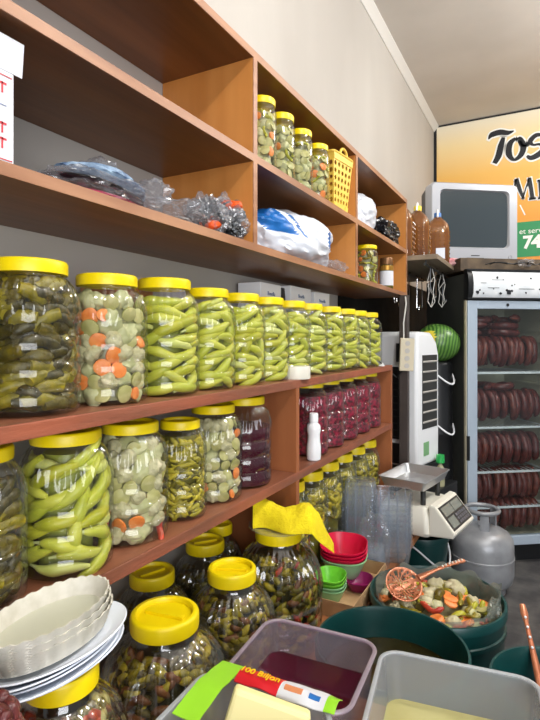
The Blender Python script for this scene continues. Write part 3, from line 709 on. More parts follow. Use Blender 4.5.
for k in range(4):
    k2 = (k+1) % 4; perf(b, A[k], A[k2], T_[k2], T_[k], 5, 8, .33, lambda i, j: j in (0, 7))
b.add(A, [(0, 1, 2, 3)])
solid(b.build('basket_body', M['basket'], t, smooth=False), .003)
b = B(); b.tube([(p[0]*1.02, p[1]*1.02, h) for p in rrect(w1*2, w1*2.4, .012, 0)], .005, 8, closed=True); b.build('rim', M['basket'], t)
b = B(); b.tube([(w1, .03*math.cos(a), h+.028*math.sin(a)) for a in [PI*i/12 for i in range(13)]], .006, 8); b.build('handle', M['basket'], t)

# ---------------------------------------------------------------- plates, baskets, sack
gp = 'plates on the pumpkin jar'
pz = .973+.002
cx, cy, rz = -.695, .570, 1.60
def platter_mesh():
    b = B(); r = [(.098, .058, 0), (.102, .061, 0), (.125, .073, .009), (.130, .077, .012), (.128, .075, .0135), (.102, .060, .005), (.098, .057, .0045)]
    return b.loft([oval(a, c, z) for a, c, z in r], True, True).mesh('platter', M['plate'], ang=50)
pm = platter_mesh()
for i in range(5):
    o = link('platter', pm, None, (cx+.004*math.sin(i*2), cy+.004*math.cos(i*3), pz+.001+i*.0068), (0.0, .0, rz+.06*math.sin(i)))
    tag(o, f'{("lowest", "second lowest", "middle", "second highest", "topmost")[i]} oval white platter in the stack on the pumpkin jar lid', 'plate', gp)
def wicker_mesh():
    b = B(); n = 96; nz = 14; rings = []
    for k in range(nz):
        q = k/(nz-1); ring = []
        for j in range(n):
            th = 2*PI*j/n; s = .88+.12*q+.022*math.sin(36*th+PI*(k % 2))*(1 if 0 < k < nz-1 else .2)
            wz = .0016*math.sin(28*th) if k == nz-1 else 0
            ring.append((.116*s*math.cos(th), .064*s*math.sin(th), .030*q+wz))
        rings.append(ring)
    for k in range(nz-1, -1, -2):
        q = k/(nz-1)
        rings.append([(.116*(.84+.13*q)*math.cos(2*PI*j/n), .064*(.84+.13*q)*math.sin(2*PI*j/n), max(.030*q, .004)+(.0016*math.sin(28*2*PI*j/n) if k == nz-1 else 0)) for j in range(n)])
    b.loft(rings, True, True); b.m[-1] = 1
    return b.mesh('wicker_basket', [M['wicker'], M['wfloor']], ang=50)
wm = wicker_mesh()
for i in range(3):
    o = link('wicker_basket', wm, None, (cx+.004+.001*i, cy-.008-.003*i, pz+.0430+i*.0125), (.0, .0, rz+.03*i))
    tag(o, f'{("lowest", "middle", "topmost")[i]} oval white wicker-pattern basket stacked on the white platters', 'basket', 'white wicker baskets')
b = B(); vs, fs = lump(.050, .054, .195, 66, .1, 3, 4); b.add(vs, fs)
iv, if_ = icos(2); r_ = random.Random(12)
for k in range(230):
    a = r_.random()*2*PI; h = r_.random(); el = h*PI/2
    rr = math.cos(max(0, el-.5)); s_ = r_.uniform(.007, .013)
    c = Vector((.052*rr*math.cos(a), .056*rr*math.sin(a), .02+.345*math.sin(el)))
    m4 = Euler((r_.random()*6, r_.random()*6, 0)).to_matrix()
    b.add([c+m4 @ Vector((v.x*s_*1.4, v.y*s_, v.z*s_*.9)) for v in iv], if_)
tag(b.build('food_sack', M['raw'], loc=(-.585, .372, .6865), ang=60), 'lumpy dark red granular mass in a heap on the crate below the white plates', 'food')
# ---------------------------------------------------------------- cloth and clear disc on jar
jz = BZ+.3528
o = B().lathe([(.0, 0), (.092, 0), (.095, .003), (.095, .006), (.09, .006), (.0, .004)], 48).build('clear_plate', M['clr'], loc=(-.740, 1.440, jz+.0005))
tag(o, 'clear plastic disc lying under the yellow cloth on the jar lid', 'plate')
def cloth():
    b = B(); n, m = 40, 22; top = []
    rx, fx = Vector((CS, SN, 0)), Vector((-SN, CS, 0))
    cen = Vector((-.72, 1.440, jz+.008))
    for side in (1, 0):
        for i in range(n+1):
            s = i/n; x = -.098+.250*s
            env = (.012+.062*math.sin(PI*min(1, s*.62+.12)))*(1 if s < .75 else 1-.75*(s-.75)/.25)
            crest = .070-.020*s+.012*math.sin(s*11+.6)+.045*math.exp(-(s/.06)**2) if s < .8 else .06-.6*(s-.8)*.30
            base = 0 if s < .70 else -.30*(s-.70)**1.0*1.0
            for j in range(m+1):
                q = j/m*2-1
                y = q*env+.014*math.sin(s*8)-.01*q*math.sin(s*13)
                hgt = crest*(1-abs(q)**2.2)
                wr = .014*noise.noise(Vector((s*7, q*2, 1)))+.012*abs(noise.noise(Vector((s*4+q*2, q*4, 4))))-.008*abs(noise.noise(Vector((s*14-q*3, q*3, 7))))
                z = base+(max(hgt+wr*(1-abs(q)), .004) if side else max(.0, hgt*.0))
                p = cen+rx*x+fx*y; p.z += z; top.append(p)
    fs = []; k = m+1
    for sd in (0, 1):
        o = sd*(n+1)*k
        for i in range(n):
            for j in range(m):
                f = (o+i*k+j, o+(i+1)*k+j, o+(i+1)*k+j+1, o+i*k+j+1); fs.append(f if sd == 0 else f[::-1])
    o2 = (n+1)*k
    for i in range(n):
        for j in (0, m): fs.append((i*k+j, (i+1)*k+j, o2+(i+1)*k+j, o2+i*k+j))
    for j in range(m):
        for i in (0, n): fs.append((i*k+j, i*k+j+1, o2+i*k+j+1, o2+i*k+j))
    b.add(top, fs); return b
tag(cloth().build('cleaning_cloth', M['cloth'], loc=(-.72, 1.440, jz), w=True, ang=70), 'crumpled yellow cleaning cloth heaped on the ringed jar lid', 'cloth')

# ---------------------------------------------------------------- tray with bowls
t = thing('cardboard_tray', 'shallow cardboard tray holding the coloured plastic bowls', 'tray', (-.678, 1.83, BZ), (0, 0, 0))
b = B(); b.box((-.11, -.19, 0), (.11, .19, .004))
for a, c in (((-.11, -.19, .004), (-.107, .19, .055)), ((.107, -.19, .004), (.11, .19, .055)), ((-.107, -.19, .004), (.107, -.187, .055)), ((-.107, .187, .004), (.107, .19, .055))): b.box(a, c)
b.build('tray_body', M['card'], t, smooth=False)
def bowl_mesh(name, w, d, h, m):
    rr = min(w, d)*.42
    rings = [rrect(w*.6, d*.6, rr*.55, 0, 8), rrect(w*.7, d*.7, rr*.65, h*.15, 8), rrect(w*.86, d*.86, rr*.84, h*.55, 8), rrect(w, d, rr, h, 8), rrect(w*1.03, d*1.03, rr, h, 8), rrect(w*1.03, d*1.03, rr, h-.004, 8), rrect(w*.98, d*.98, rr, h-.006, 8)]
    rin = [rrect(w, d, rr, h+.0005, 8), rrect(w*.84, d*.84, rr*.82, h*.58, 8), rrect(w*.67, d*.67, rr*.62, h*.2, 8), rrect(w*.58, d*.58, rr*.5, .004, 8)]
    b = B(); b.loft([rings[6], rings[5], rings[4]]+rin, False, True); b.loft(rings[:4][::-1]+[], False, True)
    return b.mesh(name, m, ang=50)
def stack(label, cat, loc, w, d, h, ms, step, group, rot=0):
    for i, m in enumerate(ms):
        o = link('plastic_bowl', bowl_mesh('plastic_bowl', w, d, h, M[m]), None, (loc[0], loc[1], loc[2]+i*step), (0.03*i, 0, rot))
        tag(o, label[i], cat, group)
stack(['pale lowest bowl under the crimson bowls', 'crimson bowl low in the crimson stack', 'crimson bowl second from the top of its stack', 'topmost crimson bowl open at the stack top'], 'bowl', (-.705, 1.925, BZ+.022), .172, .182, .074, ['mint', 'red', 'red', 'red'], .016, 'crimson bowls in the tray', .2)
stack(['mint bowl at the base of the green stack', 'mint bowl in the middle of the green stack', 'lime green bowl second from the top', 'topmost lime green small bowl in the tray'], 'bowl', (-.69, 1.745, BZ+.005), .105, .11, .05, ['mint', 'mint', 'lime', 'lime'], .014, 'green bowls in the tray', .1)
o = link('plastic_bowl', bowl_mesh('plastic_bowl', .10, .11, .042, M['purple']), None, (-.625, 1.865, BZ+.005), (0, 0, .3)); tag(o, 'purple plastic bowl low in the cardboard tray', 'bowl')

# ---------------------------------------------------------------- clear food boxes
def clear_box(w, d, h, ribs=4):
    rings = [rrect(w*q2, d*q2, .016, h*q, 4) for q, q2 in ((0, .80), (.03, .86), (.5, .93), (.95, 1.0))]
    rings += [rrect(w*1.07, d*1.09, .018, h*.955, 4), rrect(w*1.08, d*1.10, .018, h, 4)]
    b = B().loft(rings, True)
    for k in range(ribs):
        x = (k/(ribs-1)-.5)*w*.72
        for sy in (-1, 1): b.tube([(x, sy*d*.432, h*.05), (x, sy*d*.497, h*.94)], .0016, 5, 1)
    for sx in (-1, 1): b.tube([(sx*w*.432, 0, h*.05), (sx*w*.497, 0, h*.94)], .0016, 5, 1)
    return b.mesh('food_container', [M['clr'], M['rib']], ang=40)
fc = clear_box(.145, .120, .075)
def nest(x, y, z0, n, step, rz, flip, where, group):
    for i in range(n):
        o = link('food_container', fc, None, (x+rnd.uniform(-.001, .001), y, z0+i*step+(.075 if flip else 0)), (PI if flip else 0, 0, rz+rnd.uniform(-.02, .02))); tag(o, f'clear ribbed food container nested in {where}', 'food container', group)
nest(-.742, 2.235, BZ+.001, 12, .0215, .25, True, 'the inverted column beside the tall olive jars', 'inverted column of food containers')
nest(-.588, 2.205, BZ+.001, 11, .0215, .30, False, 'the open-topped column before the shop scale', 'open column of food containers')
t = bag('plastic_bag', 'crinkled clear bag of container lids leaning before the container columns', 'bag', (-.630, 2.075, BZ+.001), [('bag_film', (.062, .048, .120), (0, 0, 0), 81, .35, 4, 5, 'clr', 24)])
b = B()
for k in range(9): b.loft([rrect(.085, .075, .012, .02+k*.010), rrect(.085, .075, .012, .024+k*.010)], True, True, mx=Matrix.Rotation(.35, 4, 'X'))
b.build('container_lids', M['clr'], t)
o = link('food_container', fc, None, (-.735, 2.075, BZ+.03), (.45, 0, .3)); tag(o, 'single clear ribbed food container tilted behind the crimson bowls', 'food container')
b = B()
for k in range(5): b.lathe([(.030, k*.008), (.042, .07+k*.008), (.045, .07+k*.008), (.045, .073+k*.008)], 40, lambda th, z: .02*math.cos(20*th))
tag(b.build('clear_cup', M['clr'], loc=(-.805, 1.995, BZ+.0), rot=(0, 0, 0)), 'clear ribbed plastic cups stacked behind the crimson bowls', 'cup')

# ---------------------------------------------------------------- scale
t = thing('weighing_scale', 'cream electronic shop scale with steel pan at the bench end', 'scale', (-.592, 2.63, BZ+.001), (0, 0, -.16))
b = B(); b.loft([rrect(.28, .34, .03, .015), rrect(.30, .36, .035, .03), rrect(.29, .35, .035, .10), rrect(.25, .30, .03, .135)], True, True)
b.build('scale_body', M['offwhite'], t)
b = B(); prf = [(.14, .02), (.265, .03), (.280, .05), (.175, .150), (.14, .155)]
b.loft([[(x, y, z) for x, z in prf] for y in (-.165, .165)], True, True); bevel(b.build('console', M['offwhite'], t, smooth=False), .008)
t.scale = (.88, .88, 1.1)
nx = Vector((.100, 0, .105)).normalized()
def on_console(y0, y1, q0, q1, off, bb, mi=0):
    p0, p1 = Vector((.280, 0, .05)), Vector((.175, 0, .150)); e = nx*off
    a, c = p0.lerp(p1, q0), p0.lerp(p1, q1)
    vs = [a+Vector((0, y0, 0)), a+Vector((0, y1, 0)), c+Vector((0, y1, 0)), c+Vector((0, y0, 0))]
    vs = [v-nx*.001 for v in vs]+[v+e for v in vs]
    bb.add(vs, [(0, 1, 2, 3), (4, 5, 6, 7), (0, 1, 5, 4), (1, 2, 6, 5), (2, 3, 7, 6), (3, 0, 4, 7)], mi)
b = B(); on_console(-.15, .15, .10, .92, .001, b); b.build('keypad_panel', M['dark'], t, smooth=False)
b = B()
for r in range(2): on_console(-.13+r*.0, .0, .56-r*.0, .86, .002, b) if r == 0 else on_console(.01, .13, .56, .86, .002, b)
on_console(-.13, -.04, .16, .5, .002, b); b.build('display', mat('lcd_grey', (120, 128, 122), rough=.2), t, smooth=False)
b = B()
for i in range(5):
    for j in range(3): on_console(-.02+i*.031, .004+i*.031, .16+j*.12, .25+j*.12, .003, b)
b.build('keys', mat('key_grey', (92, 92, 98), rough=.5), t, smooth=False)
for x in (-.09, .09):
    for y in (-.11, .11): B().lathe([(.014, .135), (.014, .20)], 12, cap0=True, cap1=True, mx=Matrix.Translation((x, y, 0))).build('pan_support', M['dark'], t)
b = B(); r = [(.25, .36, .205), (.26, .37, .205), (.295, .405, .242), (.305, .415, .244), (.305, .415, .247), (.292, .402, .246), (.256, .366, .2085)]
b.loft([rrect(w-.03, d-.03, .02, z) for w, d, z in r], True, True); b.build('steel_pan', M['steel'], t)
for x in (-.1, .1):
    for y in (-.12, .12): B().lathe([(.018, 0.001), (.018, .016)], 16, cap0=True, cap1=True, mx=Matrix.Translation((x, y, 0))).build('rubber_foot', M['black'], t)

# ---------------------------------------------------------------- buckets
def bucket(name, label, loc, R, H, m='green', group=None, handle=None, taper=.82):
    t = thing(name, label, 'bucket', loc, group=group)
    pr = [(R*taper, 0), (R*taper+.004, .006), (R*.955, H*.80), (R*.955, H*.86), (R*.985, H*.862), (R*.985, H*.885), (R*.962, H*.89), (R*.97, H-.03), (R, H-.028), (R, H-.004), (R*.99, H), (R*.96, H), (R*.945, H-.01), (R*.90, H*.75), (R*taper*.95, .008)]
    B().lathe(pr, 72, cap0=True, cap1=True).build('bucket_body', M[m], t, ang=35)
    if handle:
        b = B(); a0 = handle
        pts = [(R*1.01*math.cos(PI*i/24)*1.02, -.0+R*.75*math.sin(PI*i/24)*.55+R*.06, H*.9-R*.75*math.sin(PI*i/24)*.8) for i in range(25)]
        pts = [(R*1.015*math.cos(PI*i/24), R*1.015*math.sin(PI*i/24), H*.885-R*.9*math.sin(PI*i/24)**2) for i in range(25)]
        b.tube(pts, .0045, 8, mx=Matrix.Rotation(a0, 4, 'Z')); b.build('handle', M['white'], t)
    return t
vb = (-.345, 1.85); VR, VH = .225, .62
bucket('green_bucket', 'dark green bucket heaped with mixed vegetable pickles and a skimmer', (*vb, 0), VR, VH)
bb_ = (-.365, 1.345); BR, BH = .197, .70
bucket('green_bucket', 'large dark green bucket of brown brine behind the clear tubs', (*bb_, 0), BR, BH)
rb = (.035, 1.54); RR, RH = .182, .60
bucket('green_bucket', 'dark green bucket with a copper ladle handle leaning out', (*rb, 0), RR, RH)
bucket('green_bucket', 'dark green lower bucket of the pair under the scale', (-.585, 2.70, 0), .145, .36, group='stacked buckets under the scale', handle=-1.9)
bucket('green_bucket', 'dark green upper bucket of the pair under the scale', (-.585, 2.70, .335), .145, .19, group='stacked buckets under the scale', handle=-1.9, taper=.86)
def pool(name, label, loc, r, m, cat='brine'):
    o = B().lathe([(0.001, .0), (r, 0), (r, -.012), (.001, -.012)], 64).build(name, M[m], loc=loc); return tag(o, label, cat, kind='stuff')
pool('brine_pool', 'brown pickle brine standing in the large green bucket behind the tubs', (*bb_, BH-.085), .179, 'brineliq')
pool('beet_liquid', 'dark liquid standing in the green bucket with the ladle handle', (*rb, RH-.09), .162, 'darkliq')
# vegetables in bucket
pool('brine_pool', 'cloudy brine between the vegetables in the green bucket', (*vb, VH-.065), .203, 'br_mix')
r_ = random.Random(5)
where = 'heaped in the green bucket with the skimmer'
for i in range(105):
    nm = r_.choices(['cauliflower_floret', 'carrot_slice', 'cucumber_slice', 'gherkin', 'pepper_strip', 'cabbage_leaf', 'red_pepper_strip'], [3, 1.6, 1.5, 1, 3.4, 2.4, .7])[0]
    q = math.sqrt(r_.random()); a = r_.random()*2*PI; rad = q*(VR*.86)
    z = VH-.058+.045*(1-q*q)+r_.uniform(0, .012)
    s = r_.uniform(1.0, 1.5) if nm != 'cabbage_leaf' else r_.uniform(.9, 1.3)
    o = link(nm, r_.choice(PIECE[nm]), None, (vb[0]+rad*math.cos(a), vb[1]+rad*math.sin(a), z), (r_.uniform(-.6, .6), PI/2*(-1)+r_.uniform(-.5, .5) if nm != 'pepper_strip' else r_.uniform(-.4, .4), a)); o.scale = (s, s, s)
    tag(o, ADJ[nm]+' '+where, CATN[nm], CATN[nm]+' pieces '+where)
big_c = link('carrot_slice', disc(.026, .03, M['carrot']), None, (vb[0]+.03, vb[1]-.15, VH-.02), (.4, 1.2, .3)); tag(big_c, 'thick pink-orange carrot chunk at the near rim of the vegetable bucket', 'carrot slice')
# liner film
b = B(); n = 96; rings = []
for k, (rr, z) in enumerate(((.84, -.075), (.875, -.04), (.90, -.01), (.905, .012))):
    ring = []
    for j in range(n):
        th = 2*PI*j/n; wv = noise.noise(Vector((math.cos(th)*4, math.sin(th)*4, k*.5)))
        out = max(0, math.cos(th-.05))**8
        ring.append((vb[0]+VR*(rr+.03*wv*(k > 0))*math.cos(th), vb[1]+VR*(rr+.03*wv*(k > 0))*math.sin(th), VH+z+.018*wv*k/2+.045*out*(k == 3)+.02*out*(k == 2)))
    rings.append(ring)
b.loft(rings); o = b.build('plastic_liner', M['liner'], loc=(*vb, VH), w=True, ang=25); tag(o, 'cloudy plastic liner bag crumpled around the rim of the vegetable bucket', 'bag')
vs, fs = lump(.02, .045, .026, 88, .45, 4, 4)
l2 = B().add(vs, fs).build('liner_fold', M['liner'], o, (VR*.82, .0, -.03), ang=20)
# skimmer
def skimmer():
    cp = P(404, 584, Z=.655); ep = P(463, 561, Z=.69)
    t = thing('skimmer', 'copper-coloured slotted skimmer lying on the bucket of vegetables', 'skimmer', cp)
    d = (ep-cp).normalized(); tocam = (Vector((0, 0, CAMZ))-cp).normalized()
    nrm = (tocam*.75+Vector((-.2, -.3, .6))*.6); nrm = (nrm-d*nrm.dot(d)).normalized(); side = nrm.cross(d).normalized()
    mx = Matrix((side, d, nrm)).transposed().to_4x4()
    b = B(); nr, na, R = 9, 48, .066; vs = []; fs = []
    for k in range(nr+1):
        rr = R*k/nr
        for j in range(na):
            th = 2*PI*j/na; vs.append((rr*math.cos(th)*.92, rr*math.sin(th), -.026*(1-(k/nr)**2)))
    for k in range(nr):
        for j in range(na):
            x, y = (vs[k*na+j][0]+vs[(k+1)*na+(j+1) % na][0])/2, (vs[k*na+j][1]+vs[(k+1)*na+(j+1) % na][1])/2
            if 1 <= k < nr-1 and abs(math.sin(y*330)) > .80 and abs(x) > .006 and abs(x) < .052: continue
            fs.append((k*na+j, k*na+(j+1) % na, (k+1)*na+(j+1) % na, (k+1)*na+j))
    b.add(vs, fs, 0, mx); solid(b.build('slotted_bowl', M['copper'], t), .0025)
    L = (ep-cp).length; b = B(); path = []; rr = []
    for i in range(16):
        q = i/15; path.append(mx @ Vector((0, .060+q*(L-.06), .004+.012*math.sin(q*PI)))); rr.append(.016-.009*math.sin(min(1, q*2.2)*PI/2)+(.005*max(0, q-.4)/.6)+(.002*math.cos(q*40) if q > .4 else 0))
    b.tube(path, rr, 10, flat=.55); b.build('handle', M['copper'], t)
    b = B()
    for i in range(7):
        q = .48+i*.075; p = mx @ Vector((0, .06+q*(L-.06), .014+.012*math.sin(q*PI))); iv, if_ = icos(1)
        b.add([p+v*.004 for v in iv], if_)
    b.build('handle_beads', M['offwhite'], t)
skimmer()
# ladle handle at the edge bucket
t = thing('ladle', 'copper-coloured ladle handle leaning out of the bucket', 'ladle', (.0, 1.55, RH-.09))
p0, p1 = Vector((.0, .0, -.03)), Vector((-.075, .235, .165))
b = B(); path = [p0.lerp(p1, i/12) for i in range(13)]; b.tube(path, [.009+.0025*math.sin(i*.5)+(.004 if i == 11 else 0) for i in range(13)], 10, flat=.6); b.build('handle', M['copper'], t)
d = (p1-p0).normalized(); b = B()
for i in range(4):
    iv, if_ = icos(1); p = p0.lerp(p1, .6+i*.09)+Vector((.0, -.006, .006)); b.add([p+v*.0045 for v in iv], if_)
b.build('handle_beads', M['white'], t)
B().lathe([(.001, -.055), (.03, -.045), (.042, -.03), (.045, -.025), (.042, -.026), (.028, -.04), (.001, -.05)], 32).build('scoop', M['copper'], t)

# ---------------------------------------------------------------- tubs in front
tt = thing('side_table', 'small low wooden table under the clear tubs', 'table', (-.27, .73, 0))
TZ = .765
bevel(B().box((-.55, .42, TZ-.03), (.06, 1.02, TZ)).build('tabletop', M['bench'], tt, w=True, smooth=False), .003)
for x in (-.51, .02):
    for y in (.46, .98): B().box((x-.02, y-.02, 0), (x+.02, y+.02, TZ-.03)).build('leg', M['bench'], tt, w=True, smooth=False)
def tub(label, cx, cy, w, d, h, m, rot=0, z=TZ):
    t = thing('clear_tub', label, 'tub', (cx, cy, z), (0, 0, rot), 'clear tubs on the small table')
    R = .03
    rings = [rrect(w*.86, d*.86, R*.8, 0), rrect(w*.88, d*.88, R, .006), rrect(w*.95, d*.95, R, h*.9), rrect(w*.95, d*.95, R, h-.004), rrect(w*.995, d*.995, R*1.2, h-.004), rrect(w, d, R*1.2, h-.006), rrect(w, d, R*1.2, h-.002), rrect(w*.995, d*.995, R*1.2, h), rrect(w*.945, d*.945, R, h), rrect(w*.93, d*.93, R, h*.9), rrect(w*.86, d*.86, R, .010), rrect(w*.84, d*.84, R*.8, .004)]
    B().loft(rings, True, True).build('tub_body', M[m], t, ang=30)
    b = B(); b.tube([(p[0], p[1], h-.001) for p in rrect(w*.985, d*.985, R*1.15, 0, 6)], .0042, 8, closed=True, flat=.8); b.build('rim', M['rimf' if m == 'frost' else 'rimp'], t)
    return t
tub('clear tub of burgundy beet juice in front of the pumpkin jars', -.4025, .878, .235, .222, .135, 'frostp', .06)
def liquid(name, label, cx, cy, w, d, z, m, rot, cat='liquid'):
    o = B().loft([rrect(w, d, .022, -.05), rrect(w*1.03, d*1.03, .024, 0)], True, True).build(name, M[m], loc=(cx, cy, z), rot=(0, 0, rot)); return tag(o, label, cat, kind='stuff')
liquid('beet_juice', 'deep burgundy beet juice lying in the clear tub', -.4025, .878, .205, .193, TZ+.075, 'beetj', .06)
iv, if_ = icos(3)
tag(B().add([Vector((v.x*.032, v.y*.022, v.z*.010)) for v in iv], if_).build('beet_piece', M['beetj'], loc=(-.40, .85, TZ+.076), rot=(0, 0, .4)), 'beet piece floating at the surface of the burgundy juice', 'beet')
tub('wide clear tub of cloudy yellow brine beside the burgundy tub', -.13, .86, .27, .285, .135, 'frost', .14)
liquid('yellow_brine', 'cloudy yellow brine in the wide clear tub', -.13, .86, .235, .248, TZ+.057, 'yelliq', .14)
tub('clear tub holding paper packets before the burgundy tub', -.395, .622, .232, .235, .165, 'frost', .03)
t = thing('cheese_packet', 'pale yellow sheet packet standing in the nearest clear tub', 'packet', (-.405, .648, TZ+.0125), (0, 0, .45))
bevel(B().box((-.06, -.012, 0), (.06, .012, .165), mx=Matrix.Rotation(-.12, 4, 'X') @ Matrix.Rotation(.30, 4, 'Y') @ Matrix.Translation((0, 0, .020))).build('packet_body', M['cheese'], t, smooth=False), .006)
# food bag draped on tub rim
t = thing('food_bag', 'lime and red printed food bag draped over the tub rim', 'bag', (-.40, .735, TZ+.167), (0, 0, .03))
def sheet(x0, x1, y0, y1, z, m, name, curve=.012):
    b = B(); n, k = 14, 8; top = []
    for s in (0, 1):
        for i in range(n+1):
            for j in range(k+1):
                u, v = i/n, j/k
                x, y = x0+(x1-x0)*u, y0+(y1-y0)*v
                zz = z+curve*math.sin(PI*v)+.004*noise.noise(Vector((x*30, y*30, 2)))-.0016*s-.5*max(0, abs(y)-.03)*0
                top.append((x, y, zz))
    fs = []; kk = k+1
    for s in (0, 1):
        o = s*(n+1)*kk
        for i in range(n):
            for j in range(k):
                f = (o+i*kk+j, o+(i+1)*kk+j, o+(i+1)*kk+j+1, o+i*kk+j+1); fs.append(f if s == 0 else f[::-1])
    o2 = (n+1)*kk
    for i in range(n):
        for j in (0, k): fs.append((i*kk+j, (i+1)*kk+j, o2+(i+1)*kk+j, o2+i*kk+j))
    for j in range(k):
        for i in (0, n): fs.append((i*kk+j, i*kk+j+1, o2+i*kk+j+1, o2+i*kk+j))
    return b.add(top, fs).build(name, m, t, ang=60)
sheet(-.10, -.055, -.115, .028, .002, M['bagcol'], 'lime_panel', .008)
sheet(-.054, .022, -.012, .028, .003, M['bagred'], 'red_panel', .006)
sheet(.022, .10, -.012, .026, .003, M['paper'], 'white_panel', .006)
sheet(.10, .118, -.012, .026, .003, M['bagcol'], 'lime_edge', .006)
put_text('printed_words', '100 Biljon', .018, M['lid'], t, (-.016, .008, .0135), (0, 0, 0), ext=.0004)
sheet(.03, .06, -.004, .014, .0045, M['cardor'], 'food_picture', .006)
sheet(.072, .09, -.004, .012, .0045, M['bagblue'], 'blue_mark', .006)

# ---------------------------------------------------------------- gas cylinder
gl = P(479, 583, Z=0.0); gx, gy = -.360, 3.36
t = thing('gas_cylinder', 'grey metal gas cylinder standing on the floor before the fridge', 'gas cylinder', (gx, gy, 0))
R = .178
B().lathe([(.11, 0), (.13, 0), (.13, .03), (.12, .035), (.145, .045), (.168, .07), (R, .11), (R, .20), (R+.003, .203), (R+.003, .213), (R, .216), (R, .27), (.174, .31), (.150, .345), (.11, .368), (.05, .38), (.001, .383)], 64, cap0=True).build('cylinder_body', M['cyl'], t, ang=30)
b = B(); b.tube([(.093*math.cos(2*PI*i/40), .093*math.sin(2*PI*i/40), .475) for i in range(40)], .013, 10, closed=True); b.build('collar_ring', M['cyl'], t)
for k in range(3):
    a = k*2*PI/3+2.9; b = B()
    b.loft([[(.09*math.cos(a+s), .09*math.sin(a+s), z) for s in (-.28, -.1, .1, .28)]+[(.082*math.cos(a+s), .082*math.sin(a+s), z) for s in (.28, .1, -.1, -.28)] for z in (.35, .475)], True, True); b.build('collar_strut', M['cyl'], t)
B().lathe([(.02, .37), (.02, .40), (.013, .405), (.013, .43), (.02, .432), (.02, .445), (.001, .447)], 20).build('valve', M['chrome'], t)
B().box((-.02, -.024, .385), (.02, -.018, .41)).build('paper_tag', M['paper'], t, smooth=False)

# ---------------------------------------------------------------- fridge
fr = thing('display_fridge', 'glass-door display fridge full of dark sausages with a white lit canopy', 'fridge', (-.50, 3.66, 0), (0, 0, math.radians(36)))
W, D, Hh = .66, .58, 1.95
b = B(); b.box((0, .0, .12), (.03, D, 1.93)); b.box((W-.03, 0, .12), (W, D, 1.93)); b.box((.03, D-.03, .12), (W-.03, D, 1.93)); b.box((.03, 0, 1.75), (W-.03, D-.03, 1.93)); b.box((.03, 0, .12), (W-.03, D-.03, .15))
b.build('cabinet', mat('fridge_side_grey', (70, 72, 68), rough=.5), fr, smooth=False)
b = B(); b.box((.03, D-.036, .15), (W-.03, D-.03, 1.75)); b.box((.03, .02, .15), (.036, D-.036, 1.75)); b.box((W-.036, .02, .15), (W-.03, D-.036, 1.75)); b.box((.036, .02, .15), (W-.036, D-.036, .156)); b.box((.036, .02, 1.744), (W-.036, D-.036, 1.75))
b.build('lining', M['frin'], fr, smooth=False)
B().box((.01, .02, 0), (W-.01, D-.02, .12)).build('base_grille', M['black'], fr, smooth=False)
cn = B(); pr_ = [(.0, 1.765), (-.045, 1.77), (-.06, 1.80), (-.062, 1.86), (-.055, 1.915), (-.04, 1.94), (.0, 1.95)]
cn.loft([[(x, y, z) for y, z in pr_] for x in (.03, W)], True, True); cano = cn.build('canopy', M['canopy'], fr, ang=50)
cn = B(); cn.loft([[(x, y*1.06, 1.757 if i == 0 else (z if i < 6 else 1.957)) for i, (y, z) in enumerate(pr_)] for x in (-.005, .03)], True, True); cn.build('canopy_end_cap', M['black'], cano)
B().box((-.005, -.058, 1.757), (W, .0, 1.768)).build('canopy_trim', M['black'], cano, smooth=False)
B().box((-.005, -.045, 1.946), (W, .0, 1.957)).build('canopy_trim', M['black'], cano, smooth=False)
r_ = random.Random(3); b = B()
def canopy_pt(x, q):
    z = 1.79+q*.12; y = -.0625 if z < 1.87 else -.062+(z-1.86)*.13
    return Vector((x, y, z))
def blot(x, q, s, sd):
    rr = random.Random(sd); c = canopy_pt(x, q)
    vs = [c+Vector((s*rr.uniform(.4, 1)*math.cos(a*PI/4), -.0012, s*rr.uniform(.4, 1)*math.sin(a*PI/4))) for a in range(8)]
    vs += [v+Vector((0, .002, 0)) for v in vs]
    b.add(vs, [tuple(range(8)), tuple(range(15, 7, -1))]+[(i, (i+1) % 8, 8+(i+1) % 8, 8+i) for i in range(8)])
for x, q, s in ((.06, .10, .016), (.075, .22, .008), (.28, .12, .022), (.30, .2, .012), (.265, .22, .012), (.22, .05, .012), (.10, .05, .008), (.2, .92, .016), (.24, .8, .006), (.44, .9, .012), (.30, .5, .008), (.32, .55, .006), (.4, .1, .008), (.5, .3, .01), (.17, .3, .006), (.55, .1, .014)): blot(x, q, s, int(x*1000))
for x0, x1, q in ((.13, .21, .34), (.16, .25, .78), (.35, .46, .3), (.08, .12, .6)):
    p, q2 = canopy_pt(x0, q), canopy_pt(x1, q); b.box((x0, p.y-.001, p.z), (x1, p.y+.001, p.z+.003))
b.build('print_pattern', M['inkk'], cano, smooth=False)
# door
dr = B(); z0, z1, fw = .128, 1.75, .068
dr.box((0, -.045, z0), (fw, -.004, z1)); dr.box((W-fw, -.045, z0), (W, -.004, z1)); dr.box((fw, -.045, z1-.055), (W-fw, -.004, z1)); dr.box((fw, -.045, z0), (W-fw, -.004, z0+.06))
dor = dr.build('door_frame', M['frframe'], fr, smooth=False); bevel(dor, .004)
B().box((fw, -.03, z0+.06), (W-fw, -.026, z1-.055)).build('door_glass', M['doorglass'], dor, smooth=False)
B().box((-.002, -.047, .70), (.014, -.02, .86)).build('door_handle', M['black'], dor, smooth=False)
B().box((-.006, -.03, z0), (-.0005, -.004, z1)).build('door_seal', M['beige'], dor, smooth=False)
B().lathe([(.0, 0), (.010, 0), (.010, .004), (.0, .004)], 16).build('lock', M['black'], dor, (W*.5-.05, -.045, z1-.028), (PI/2, 0, 0))
shz = [1.275, .905, .605, .365]
